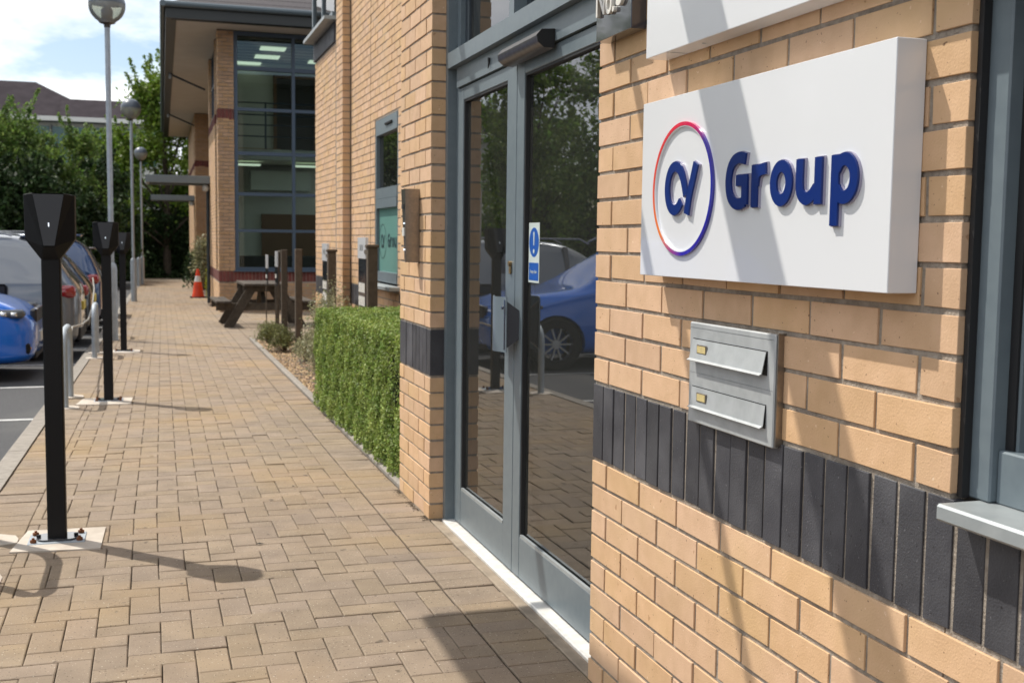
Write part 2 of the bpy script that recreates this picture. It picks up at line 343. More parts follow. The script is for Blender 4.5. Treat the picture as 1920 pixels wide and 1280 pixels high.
def herring(x0, x1, y0, y1, ox, oy, stop=None):
    nx = int((x1-ox)/PITCH_)+3; ny = int((y1-oy)/PITCH_)+3
    for i in range(-22, nx):
        for j in range(-2, ny):
            k = (i-j) % 4
            if k == 0: a = (i, i+2, j, j+1)
            elif k == 3: a = (i, i+1, j, j+2)
            else: continue
            q = [ox+a[0]*PITCH_, ox+a[1]*PITCH_, oy+a[2]*PITCH_, oy+a[3]*PITCH_]
            q = [max(q[0], x0), min(q[1], x1), max(q[2], y0), min(q[3], y1)]
            if q[1]-q[0] > .03 and q[3]-q[2] > .03: rects.append(q)
herring(X0, X1, .6, 57.9, 1.04-.1015*12, .6)
y = .6
while y < 57.8:
    rects.append([-.745, -.53, y, y+PITCH_])
    if y < 5.02 or y > 5.02: rects.append([1.044, 1.245, y, y+PITCH_])
    y += PITCH_
# patio beyond the planting bed, up to the second building
yy = 16.75
while yy < 24.2:
    xx = 1.25; k = int(round(yy/PITCH_)) % 2
    while xx < 4.3:
        rects.append([xx, min(xx+.203, 4.3), yy, yy+PITCH_]); xx += .203
    yy += PITCH_
near = []
for q in rects:
    c = ((q[0]+q[1])/2+sx(q[2]), (q[2]+q[3])/2, g(q[2])); p = project(c)
    vis = p and -20 < p[0] < 1940 and 300 < p[1] < 1310
    near.append((0 if vis else 1, c[1] + .2*abs(c[0]), q))
near.sort(key=lambda t: (t[0], t[1]))
field = MB()
pads = [(-.56, -.195, 4.955, 5.34), (-.57, -.135, 9.68, 10.08), (-.56, -.10, 14.62, 15.05)]
for n_, (v_, d_, q) in enumerate(near):
    a = .0017
    x0, x1, y0, y1 = q[0]+a, q[1]-a, q[2]+a, q[3]-a
    cx, cy = (x0+x1)/2, (y0+y1)/2
    if any(p[0]+.03 < x0 and x1 < p[1]-.03 and p[2]+.03 < y0 and y1 < p[3]-.03 for p in pads): continue
    dz = random.gauss(0, .0011); tl = (random.gauss(0, .006), random.gauss(0, .006))
    if n_ < 300:
        v, f = block_verts(x0, x1, y0, y1, sx, g, dz, tl, jit=.001)
        mb = MB().add(v, f); mb.build('paver', 'paver', pave)
    else:
        v, f = block_verts(x0, x1, y0, y1, sx, g, dz, tl, jit=.001)
        field.add(v, f)
me = bpy.data.meshes.new('paver_field'); me.from_pydata(field.v, [], field.f); me.materials.append(MATS['paver']); me.update()
link('paver_field', me, pave, kind='stuff')
# kerb stones along the car park, and slim edging of the planting bed
kerb = sheet('kerb', [-.87, -.77], YS, lambda y: gf(y)-.06, 'joint_sand', xf=sx)
def kerbstone(par, name, x0, x1, y0, y1, h0, h1, c, m):
    mb = MB(); P = lambda x, y, h: (x+sx(y), y, g(y)+h)
    sec = [(x0, h0), (x0, h1-c), (x0+c, h1), (x1, h1), (x1, h0)]
    A = [P(x, y0, h) for x, h in sec]; B = [P(x, y1, h) for x, h in sec]; n = len(sec)
    mb.add(A+B, [tuple(range(n)), tuple(range(n, 2*n))[::-1]]+[(i, (i+1) % n, n+(i+1) % n, n+i) for i in range(n)])
    return mb.build(name, m, par)
y = .2
while y < 57:
    kerbstone(kerb, 'kerb_stone', -.875, -.752, y+.003, y+.912, -.2, .004+random.uniform(-.001, .001), .02, 'kerb'); y += .915
soil = sheet('planting_bed', [1.30, 1.8, 2.16], [5.76, 8, 12, 16.62], lambda y: g(y)-.012, 'soil', xf=lambda y: sx(y)*.9)
y = 5.76
while y < 16.6:
    kerbstone(soil, 'edging_stone', 1.255, 1.305, y+.003, min(y+.912, 16.66), -.1, .022, .012, 'kerb'); y += .915
# bay lines on the tarmac
for y in [2.6, 5.05, 7.5, 9.92, 12.3, 14.7, 17.1, 19.5, 21.9, 24.3]:
    mb = MB(); P = lambda x, yy_: (x+sx(yy_), yy_, gf(yy_)-.131)
    mb.add([P(-5.7, y-.045), P(-.92, y-.045), P(-.92, y+.045), P(-5.7, y+.045)], [(0, 1, 2, 3)]); mb.build('bay_line', 'white_line', kind='structure')
# gravel and bark chips in the bed
mb = MB()
for i in range(2600):
    Y = random.uniform(8.8, 16.4); X = 1.33+sx(Y)+random.random()**1.3*.7; s_ = random.uniform(.008, .026)
    z = g(Y)-.008; a = random.random()*6.3; c_, s2 = math.cos(a)*s_, math.sin(a)*s_
    mb.add([(X+c_, Y+s2, z), (X-s2, Y+c_, z), (X-c_, Y-s2, z), (X+s2, Y-c_, z), (X+c_*.2, Y+s2*.2, z+s_*random.uniform(.4, 1))], [(0, 1, 4), (1, 2, 4), (2, 3, 4), (3, 0, 4)])
link('gravel', mb.mesh('gravel', 'stone'), soil, kind='stuff')
# ------------------------------------------------------------------ brickwork
BM = {}
def brick_mesh(w, h, m, dep=.02, var=0):
    key = (round(w, 3), round(h, 3), m, dep, var)
    if key in BM: return BM[key]
    rr = random.Random(hash((round(w, 3), round(h, 3), var, len(m)))); j = lambda: rr.uniform(-.0013, .0013); c = .0009
    o = [(0+j(), 0+j()), (w+j(), 0+j()), (w+j(), h+j()), (0+j(), h+j())]
    i_ = [(o[0][0]+c, o[0][1]+c), (o[1][0]-c, o[1][1]+c), (o[2][0]-c, o[2][1]-c), (o[3][0]+c, o[3][1]-c)]
    v = [(x, dep, z) for x, z in o]+[(x, .0009, z) for x, z in o]+[(x, 0, z) for x, z in i_]
    f = [(8, 9, 10, 11)]+[(4+k, 4+(k+1) % 4, 8+(k+1) % 4, 8+k) for k in range(4)]+[(k, (k+1) % 4, 4+(k+1) % 4, 4+k) for k in range(4)]
    BM[key] = (v, f, None); me = bpy.data.meshes.new('brick'); me.from_pydata(v, [], f); me.materials.append(MATS[m]); me.update()
    BM[key] = (v, f, me); return BM[key]
JH = .0055
def courses(z0, z1, L, bz0, bz1, first=0, band=True, bond=(.1075, .22), off=0):
    """rects (u0,u1,z0,z1,material kind); band of soldiers between bz0 and bz1; parity counted from the band"""
    out = []
    def row(za, zb, odd):
        u = 0; w = bond[1 if odd else 0]-.0 if not off else off[1 if odd else 0]
        while u < L-.012:
            e = min(u+w, L); out.append((u+(JH if u > 0 else 0), e-(JH if e < L else 0), za+JH, zb-JH, 0)); u = e; w = .225
    k = 0; z = bz0
    while z-.075 > z0-.075: row(z-.075, z, (k+first) % 2); z -= .075; k += 1
    if band:
        u = 0
        while u < L-.01:
            e = min(u+.0745, L); out.append((u+(.0045 if u > 0 else 0), e-(.0045 if e < L else 0), bz0+JH, bz1-JH, 1)); u = e
    k = 0; z = bz1
    while z < z1-.01: row(z, z+.075, (k+first) % 2); z += .075; k += 1
    return out
def brickwork(parent, O, ang, rects_, openings=(), indiv=None, mats=('brick', 'brick_blue'), deep0=0, deep1=0, L=0, name='brick'):
    """lay bricks on a wall face: O = corner of the face, ang = direction along it; outward is 90 degrees clockwise"""
    ca, sa = math.cos(ang), math.sin(ang); rest = {0: MB(), 1: MB()}; cnt = 0
    for (u0, u1, z0, z1, k) in rects_:
        parts = [(u0, u1)]
        for (a, b, c, d) in openings:
            if z1 <= c+.02 or z0 >= d-.02: continue
            nn = []
            for (p, q_) in parts:
                if q_ <= a or p >= b: nn.append((p, q_)); continue
                if p < a-.02: nn.append((p, a))
                if q_ > b+.02: nn.append((b, q_))
            parts = nn
        for (p, q_) in parts:
            dep = .02
            if (deep0 and p < .001) or any(abs(p-b) < .001 for a, b, c, d in openings): dep = max(deep0, .06) if not deep0 else deep0
            if (deep1 and q_ > L-.001) or any(abs(q_-a) < .001 for a, b, c, d in openings): dep = deep1 or .06
            bd = random.gauss(0, .0009); w = q_-p; h = z1-z0; m = mats[k]
            pos = Vector((O[0]+ca*p+sa*bd, O[1]+sa*p-ca*bd, O[2]+z0))
            v, f, me = brick_mesh(w, h, m, dep, random.randrange(5))
            if indiv and indiv(pos, k):
                o = link(name, me, parent); o.location = pos; o.rotation_euler = (random.gauss(0, .002), random.gauss(0, .0015), ang+random.gauss(0, .002)); cnt += 1
            else:
                rest[k].add([(pos.x+ca*x-sa*y, pos.y+sa*x+ca*y, pos.z+z) for x, y, z in v], f)
    for k, nm in ((0, 'brick_courses'), (1, 'soldier_course')):
        if rest[k].v: rest[k].build(nm, mats[k], parent, kind='stuff')
    return cnt
def mortar_wall(parent, O, ang, L, z0, z1, depth, openings=(), name='brick_wall', m='mortar', inset=.0042):
    "mortar backing as boxes round the openings"
    ca, sa = math.cos(ang), math.sin(ang); mb = MB()
    us = sorted({0, L, *[max(0, min(L, o[0])) for o in openings], *[max(0, min(L, o[1])) for o in openings]}); e = .004
    for a, b in zip(us[:-1], us[1:]):
        zz = [(z0, z1)]
        for o in openings:
            if o[0] < (a+b)/2 < o[1]:
                nz = []
                for p, q_ in zz:
                    if o[3] <= p or o[2] >= q_: nz.append((p, q_)); continue
                    if p < o[2]: nz.append((p, o[2]))
                    if q_ > o[3]: nz.append((o[3], q_))
                zz = nz
        for p, q_ in zz:
            u0 = a+(inset if a == 0 or any(abs(a-o[1]) < 1e-6 for o in openings) else 0); u1 = b-(inset if b == L or any(abs(b-o[0]) < 1e-6 for o in openings) else 0)
            c = [(u0, inset), (u1, inset), (u1, depth), (u0, depth)]
            v = [(O[0]+ca*x-sa*y, O[1]+sa*x+ca*y, z) for z in (p, q_) for x, y in c]
            mb.add(v, [(0, 3, 2, 1), (4, 5, 6, 7), (0, 1, 5, 4), (1, 2, 6, 5), (2, 3, 7, 6), (3, 0, 4, 7)])
    return mb.build(name, m, parent)
HP = -math.pi/2
office = empty('office_building', 'buff brick office building beside the path with glazed double door and dark brick band', 'building')
# --- wall with the name signs
YC, XF = 3.063, 1.24
op = [(1.551, 5.2, .9, 2.62)]
w1 = mortar_wall(office, (XF, YC, 0), HP, 4.4, -.1, 5.6, .30, [(1.551, 5.2, .862, 2.62)])
r1 = courses(-.08, 5.55, 4.4, .675, .9)
vis1 = lambda p, k: p.y > 1.15 and p.z < 2.03 and (p.y > 1.49 or p.z < .9)
c1 = brickwork(w1, (XF, YC, 0), HP, r1, op, vis1, deep0=.06, L=4.4)
# --- pillar left of the door
YP0, PL = 5.745, .655
w2 = mortar_wall(office, (XF, YP0, 0), HP, PL, -.1, 5.6, .93)
off = (PL-.1075-.45, PL-.675+.225-.225+.0) ; off = (PL-.1075-.45, PL-.45)
def pillar_rows():
    out = []
    def row(za, zb, odd):
        us = [0]+([PL-.5575, PL-.3325, PL-.1075] if not odd else [PL-.45, PL-.225])+[PL]
        for a, b in zip(us[:-1], us[1:]): out.append((a+(JH if a > 0 else 0), b-(JH if b < PL else 0), za+JH, zb-JH, 0))
    for k in range(10): row(.675-.075*(k+1), .675-.075*k, k % 2)
    u = 0
    while u < PL-.01: e = min(u+PL/9, PL); out.append((u+(.003 if u > 0 else 0), e-(.003 if e < PL-.001 else 0), .675+JH, .9-JH, 1)); u = e
    for k in range(62): row(.9+.075*k, .975+.075*k, k % 2)
    return out
c2 = brickwork(w2, (XF, YP0, 0), HP, pillar_rows(), (), lambda p, k: p.z < 2.0, deep0=.02, deep1=.10, L=PL)
print('individual bricks', c1, c2)
# --- set-back wall with the opal window, pilaster, end wall
XB = 2.15; YE = 15.3
opB = [(YE-11.16, YE-10.07, .84, 2.46)]
w3 = mortar_wall(office, (XB, YE, 0), HP, YE-5.745, -.3, 5.6, .3, opB)
rB = courses(-.35, 5.55, YE-5.745, .6, .825, first=1)
rB = [r for r in rB if not (r[4] == 1 and YE-11.28 < r[0] < YE-10.02)]
for k in range(3):
    u = YE-11.28-(.1 if k % 2 else 0)
    while u < YE-9.9: rB.append((max(u, YE-11.26)+JH, min(u+.225, YE-9.95)-JH, .6+.075*k+JH, .675+.075*k-JH, 0)); u += .225
brickwork(w3, (XB, YE, 0), HP, [r for r in rB if not (r[0] > YE-9.6)], opB+[(YE-13.6, YE-13.0, -1, 9), (0, YE-13.6, 3.62, 9), (YE-13.05, YE-12.54, -1, 9)], None, deep0=.02, L=YE-5.745)
rp_ = courses(-.35, 5.55, .42, .6, .825, first=0, band=False, bond=(.21, .1075))
# pilaster: its rows run through the band height too
for k in range(3): rp_ += [(0, .205, .6+.075*k+JH, .675+.075*k-JH, 0), (.215, .42, .6+.075*k+JH, .675+.075*k-JH, 0)]
wp = mortar_wall(office, (2.06, 12.98, 0), HP, .42, -.3, 5.6, .0865, name='brick_pilaster'); brickwork(wp, (2.06, 12.98, 0), HP, rp_, (), None, deep1=.082, L=.42)
# dark header band, sill and first floor window on the end wall
mb = MB()
u = 13.62
while u < 15.28: mb.box(2.132, 2.16, u+.003, u+.072, 3.625, 3.845); u += .075
mb.build('soldier_course', 'brick_blue', w3, kind='stuff')
MB().box(2.0, 2.2, 13.5, 15.36, 3.86, 3.90).build('window_sill', 'steel_sill', office)
mb = MB(); mb.box(2.11, 2.17, 15.22, 15.30, 3.902, 5.4); mb.box(2.11, 2.17, 13.6, 15.22, 3.902, 3.97); mb.box(2.11, 2.17, 14.4, 14.46, 3.97, 5.4); mb.build('window_frame', 'frame', office)
MB().box(2.135, 2.145, 13.6, 15.22, 3.97, 5.4).build('window_pane', 'glass_win', office)
# tall strip window between pilaster and end wall
sw = MB(); sw.box(2.17, 2.23, 13.0, 13.06, -.1, 5.4); sw.box(2.17, 2.23, 13.53, 13.59, -.1, 5.4)
for z in (3.15, 2.38, 2.45, 1.63, 1.40, .6): sw.box(2.165, 2.228, 13.06, 13.53, z, z+.055)
sw = sw.build('strip_window', 'frame', office); MB().box(2.20, 2.205, 13.06, 13.53, 1.46, 5.4).build('window_pane', 'glass_win', sw)
MB().box(2.20, 2.205, 13.06, 13.53, -.1, 1.40).build('opal_pane', 'opal', sw)
# set-back window
mb = MB(); y0, y1 = 10.07, 11.16
for a in ((y0, y0+.05), (y1-.055, y1)): mb.box(2.155, 2.235, a[0]+.002, a[1]-.002, .905, 2.455)
mb.box(2.15, 2.235, y0+.05, y1-.055, 2.31, 2.455); mb.box(2.15, 2.235, y0+.05, y1-.055, 1.70, 1.80); mb.box(2.146, 2.235, y0+.05, y1-.055, 1.61, 1.697); mb.box(2.15, 2.235, y0+.05, y1-.055, .905, 1.0)
wf = mb.build('window_frame', 'frame', office)
MB().bbox(2.135, 2.149, 10.32, 10.62, 2.375, 2.398, .004).build('trickle_vent', 'black_plastic', wf)
MB().box(2.19, 2.195, y0+.05, y1-.055, 1.8, 2.31).build('window_pane', 'glass_win', wf)
MB().box(2.185, 2.195, y0+.05, y1-.055, 1.0, 1.61).build('opal_pane', 'opal', wf)
MB().bbox(2.05, 2.24, 9.98, 11.2, .845, .885, .006).build('window_sill', 'steel_sill', office)
MB().box(2.149, 2.152, 11.385, 11.397, -.1, 5.5).build('movement_joint', 'int_wood', office)
# side of the entrance bay, roof, unseen rest of the building
mb = MB(); mb.box(2.45, 9, 5.8, 15.28, -.4, 5.6); mb.box(XF+.31, 9, -3, 1.5, 2.63, 5.6); mb.box(XF+.31, 9, -3, -2.9, -.1, 5.6); mb.build('building_core', 'int_dark', office)
mb = MB(); mb.box(.75, 9.3, -3.4, 6.0, 5.66, 5.9); mb.box(1.65, 9.3, 6.0, 15.8, 5.66, 5.9); mb.build('roof', 'fascia', office)
# shadow-casting door canopy (above the frame): two arms, a front beam
cn = MB(); cn.box(-.40, 1.235, 2.709, 2.876, 2.75, 2.79); cn.box(-.40, 1.235, 3.315, 3.345, 2.75, 2.79); cn.box(-.40, 1.235, 5.08, 5.14, 2.75, 2.79)
cn = cn.build('canopy_arm', 'frame', office); MB().box(-.44, -.05, 2.7, 5.14, 2.795, 2.84).build('canopy_beam', 'frame', office)
# ------------------------------------------------------------------ entrance
FX = 1.318
fr = MB()
fr.box(FX-.012, FX+.10, 5.045, 5.087, -.02, 5.4)                   # outer jamb
fr.box(FX+.03, FX+.10, 5.008, 5.045, -.02, 2.072)
fr.box(FX+.012, FX+.10, 3.066, 3.125, -.02, 5.4)
fr.box(FX-.018, FX+.10, 3.066, 5.045, 2.074, 2.142)                # transom
fr.box(FX+.012, FX+.10, 3.066, 4.985, 1.985, 2.072)                # head panel
fr.box(FX+.0, FX+.09, 4.12, 4.18, 2.142, 5.4)                      # fanlight mullion
fr.box(FX+.03, FX+.10, 4.99, 5.045, 2.142, 5.4)
fr.box(FX+.012, FX+.10, 3.125, 5.045, 4.2, 4.27)
door_frame = fr.build('door_frame', 'frame', office)
for z in (0,):
    d = MB(); d.box(FX+.052, FX+.10, 4.93, 4.99, 2.142, 5.4); d.box(FX+.05, FX+.10, 4.07, 4.12, 2.142, 5.4); d.box(FX+.05, FX+.1, 4.18, 4.23, 2.142, 5.4); d.build('frame_rebate', 'frame_dark', door_frame)
for (a, b) in ((4.23, 4.93), (3.125, 4.07)):
    MB().box(FX+.062, FX+.068, a, b, 2.142, 5.4).build('fanlight_pane', 'glass_door', door_frame)
for y in (4.47, 3.95): MB().tube([(FX+.011, y, 2.035), (FX+.004, y, 2.035)], .008, 8).tube([(FX+.009, y, 2.03), (FX+.006, y+.005, 2.0)], [.005, .002], 6).build('screw_hole', 'gasket', door_frame)
def leaf(y0, y1, hinge_far):
    # door leaf between y0 (near) and y1 (far)
    a = FX+.022; b = a+.045; m = MB(); st = .085
    sf, sn = (.10, .118) if hinge_far else (.086, .13)
    gy0, gy1 = y0+sn, y1-sf
    m.bbox(a, b, y0, gy0, .02, 1.98, .002); m.bbox(a, b, gy1, y1, .02, 1.98, .002)
    m.bbox(a+.001, b-.001, gy0, gy1, .02, .178, .002); m.bbox(a+.001, b-.001, gy0, gy1, 1.925, 1.98, .002)
    d = m.build('door', 'frame', office)
    gk = MB()
    for q in ((gy0, gy0+.010, .178, 1.925), (gy1-.010, gy1, .178, 1.925), (gy0+.01, gy1-.01, 1.915, 1.925)): gk.box(a+.004, b-.004, *q)
    gk.build('gasket', 'gasket', d)
    MB().box(a+.001, a+.012, gy0+.01, gy1-.01, .178, .190).build('glazing_bead', 'steel_sill', d)
    MB().box(a+.018, a+.024, gy0+.010, gy1-.010, .190, 1.915).build('door_glass', 'glass_door', d)
    return d, a, b, gy0, gy1
dl, da, db, g0, g1 = leaf(4.140, 5.004, True)
dr, _, _, h0, h1 = leaf(3.13, 4.134, False)
# pull handles: broad folded plates; a lock cylinder above
def handle(par, ya, yb, name='door_handle', m='handle_grey', xo=.0):
    x = da-.058-xo; mb = MB()
    n = 8; sec = []
    for i in range(n+1):
        t = i/n; sec.append((x+.012*math.cos(t*math.pi*2.0)-.004, ya+(yb-ya)*t))
    top, bot = 1.095, .885
    vs = []; fs = []
    for (sx_, sy_) in sec: vs += [(sx_, sy_, bot), (sx_, sy_, top), (sx_+.004, sy_, top), (sx_+.004, sy_, bot)]
    for i in range(n): a = 4*i; b = 4*i+4; fs += [(a, a+1, b+1, b), (a+1, a+2, b+2, b+1), (a+2, a+3, b+3, b+2), (a+3, a, b, b+3)]
    fs += [(0, 3, 2, 1), (4*n, 4*n+1, 4*n+2, 4*n+3)]
    mb.add(vs, fs); o = mb.build(name, m, par, smooth=True)
    yk = ya+.012
    b = MB(); b.add([(x+.004, yk-.004, top-.01), (da, yk-.02, top-.05), (da, yk-.02, bot+.05), (x+.004, yk-.004, bot+.01), (x+.004, yk+.004, top-.01), (da, yk-.012, top-.05), (da, yk-.012, bot+.05), (x+.004, yk+.004, bot+.01)],
        [(0, 1, 2, 3), (4, 7, 6, 5), (0, 4, 5, 1), (1, 5, 6, 2), (2, 6, 7, 3), (3, 7, 4, 0)])
    b.tube([(x, yk, top-.04), (x-.006, yk, top-.04)], .007, 8); b.build('handle_bracket', 'black_gloss', o); return o
handle(dl, 4.085, 4.255)
hb = MB(); hb.box(da+.047, da+.056, 3.93, 4.04, .885, 1.095); hb.build('door_handle', 'black_plastic', dr)
lk = MB(); lk.tube([(da, 4.185, 1.22), (da-.012, 4.185, 1.22)], .010, 10).bbox(da-.009, da, 4.177, 4.193, 1.18, 1.212, .003); lk.build('lock_cylinder', 'tarnish', dl, smooth=True)
# stickers on the glass
def disc(mb, c, ax, ay, r, d, az, n=28, mi=0): return mb.prism([(r*math.cos(2*math.pi*i/n), r*math.sin(2*math.pi*i/n)) for i in range(n)], c, ax, ay, az, d, mi)
NY, ZZ, NX = (0, -1, 0), (0, 0, 1), (-1, 0, 0)
gx = da+.0175
stk = MB().box(gx-.0004, gx, 3.905, 4.025, 1.155, 1.375).build('safety_sticker', 'sticker_white'); tag(stk, 'blue and white mandatory notice with exclamation mark on the right door glass', 'sticker')
mb = MB(); disc(mb, (gx-.0006, 3.965, 1.303), NY, ZZ, .054, .0004, NX); mb.box(gx-.001, gx-.0006, 3.912, 4.018, 1.163, 1.228); mb.build('sticker_print', 'sticker_blue', stk)
mb = MB(); mb.prism([(-.0075, .038), (.0075, .038), (.0035, -.012), (-.0035, -.012)], (gx-.0013, 3.965, 1.303), NY, ZZ, NX, .0004); disc(mb, (gx-.0013, 3.965, 1.27), NY, ZZ, .0085, .0004, NX); mb.build('exclamation_mark', 'sticker_white', stk)
def text(s, size, loc, rot, m, name, parent=None, ext=.0004, bold=0, shear=0, font_align='CENTER', sxy=(1, 1)):
    c = bpy.data.curves.new(name, 'FONT'); c.body = s; c.size = size; c.align_x = font_align; c.align_y = 'CENTER'; c.extrude = ext; c.offset = bold; c.shear = shear
    o = bpy.data.objects.new(name, c); COL.objects.link(o); bpy.context.view_layer.update()
    dg = bpy.context.evaluated_depsgraph_get(); me = bpy.data.meshes.new_from_object(o.evaluated_get(dg)); bpy.data.objects.remove(o)
    me.materials.clear(); me.materials.append(MATS[m]); q = link(name, me, parent); q.location = loc; q.rotation_euler = rot; q.scale = (*sxy, 1); return q
RW = (R(90), 0, R(-90))     # text read from the path (faces -X)
text('Keep clear', .017, (gx-.0013, 3.965, 1.195), RW, 'sticker_white', 'sticker_text', stk)
lg = MB(); lg.box(gx+.008, gx+.009, 4.76, 4.875, .19, .50); lg = lg.build('paper_notice', 'paper'); tag(lg, 'pale paper notice leaning inside the bottom corner of the left door', 'notice')
mb = MB(); random.seed(3)
for i in range(13): mb.box(gx+.0074, gx+.008, 4.785, 4.785+random.uniform(.03, .075), .24+.014*i, .244+.014*i)
mb.build('print_lines', 'int_mid', lg); disc(MB(), (gx+.008, 4.83, .455), NY, ZZ, .008, .0006, NX).build('red_mark', 'cone', lg)
tg = MB().box(gx+.008, gx+.009, 4.84, 4.885, 1.83, 1.895).build('paper_tag', 'paper'); tag(tg, 'small blank paper tag inside the top corner of the left door', 'tag')
# threshold and stone strip
MB().bbox(FX-.024, FX+.05, 3.066, 5.06, -.02, .010, .004).build('threshold', 'threshold', office)
MB().bbox(1.248, FX-.026, 2.98, 5.10, -.05, .001, .003).build('door_step', 'sill_concrete', office)
# door closer sensor housing on the head panel
sn = MB(); prof = [(0, .0), (-.035, .0), (-.058, .018), (-.062, .04), (-.045, .06), (0, .064)]
n = len(prof); A = [(FX+.011+p, 3.70, 1.962+z) for p, z in prof]; B = [(FX+.011+p, 4.16, 1.962+z) for p, z in prof]
sn.add(A+B, [tuple(range(n)), tuple(range(n, 2*n))[::-1]]+[(i, (i+1) % n, n+(i+1) % n, n+i) for i in range(n)])
sn = sn.build('door_sensor', 'sensor_alu', smooth=True, angle=50); tag(sn, 'dark aluminium motion sensor bar mounted above the double door', 'sensor')
MB().add([(x-.003 if x < FX else x, 3.695, z) for x, _, z in A]+[(x-.003 if x < FX else x, 3.70, z) for x, _, z in A], [tuple(range(n)), tuple(range(n, 2*n))[::-1]]+[(i, (i+1) % n, n+(i+1) % n, n+i) for i in range(n)]).build('end_cap', 'gasket', sn)
# lobby behind the door
lb = MB(); lb.box(FX+.12, 5.6, 2.4, 5.7, -.06, -.004); lb.build('lobby_floor', 'int_floor', office)
lb = MB(); lb.box(5.6, 5.7, 2.4, 5.7, 0, 5.5); lb.box(FX+.1, 5.6, 5.71, 5.79, 0, 5.5); lb.box(FX+.25, 5.6, 2.3, 2.4, 0, 5.5); lb.build('lobby_wall', 'int_mid', office)
MB().box(FX+.12, 5.6, 2.4, 5.7, 2.72, 2.8).build('lobby_ceiling', 'int_dark', office)
lb = MB(); lb.bbox(3.2, 3.9, 4.4, 5.6, 0, 1.05, .01); lb.box(5.2, 5.25, 3.0, 3.9, .0, 2.1); lb.build('reception_desk', 'int_dark', office)
MB().box(5.19, 5.2, 3.2, 3.6, 1.3, 1.75).build('notice_board', 'glass_teal', office)
# ------------------------------------------------------------------ right-hand window
wx = 1.268
m = MB(); m.bbox(wx, wx+.07, 1.455, 1.511, .9, 2.6, .003)
m.bbox(wx+.012, wx+.07, -1.9, 1.455, .899, .985, .003); m.box(wx+.012, wx+.07, -1.9, 1.455, 2.5, 2.6); m.box(wx, wx+.07, -.05, .02, 1.0, 2.5)
wr = m.build('window_frame', 'frame', office)
m = MB(); m.box(wx+.026, wx+.07, 1.437, 1.4545, .985, 2.5); m.build('gasket', 'gasket', wr)
m = MB(); m.box(wx+.03, wx+.045, 1.429, 1.436, .985, 2.5); m.build('glazing_bead', 'frame', wr)
MB().box(wx+.046, wx+.050, -1.9, 1.4365, .985, 2.5).build('window_pane', 'glass_win', wr)
m = MB(); m.bbox(1.188, 1.34, -1.95, 1.482, .872, .8995, .004); m.build('window_sill', 'steel_sill', office)
MB().box(3.5, 3.6, -2.9, 2.28, 0, 2.6).build('room_wall', 'int_dark', office)
MB().box(1.56, 3.5, -2.9, 2.28, -.06, -.01).build('room_floor', 'int_dark', office)
# white plaster reveal of the mortar joint at the window: sealant
MB().box(1.2525, 1.2675, 1.500, 1.5115, .9, 2.6).build('sealant', 'gasket', wr)
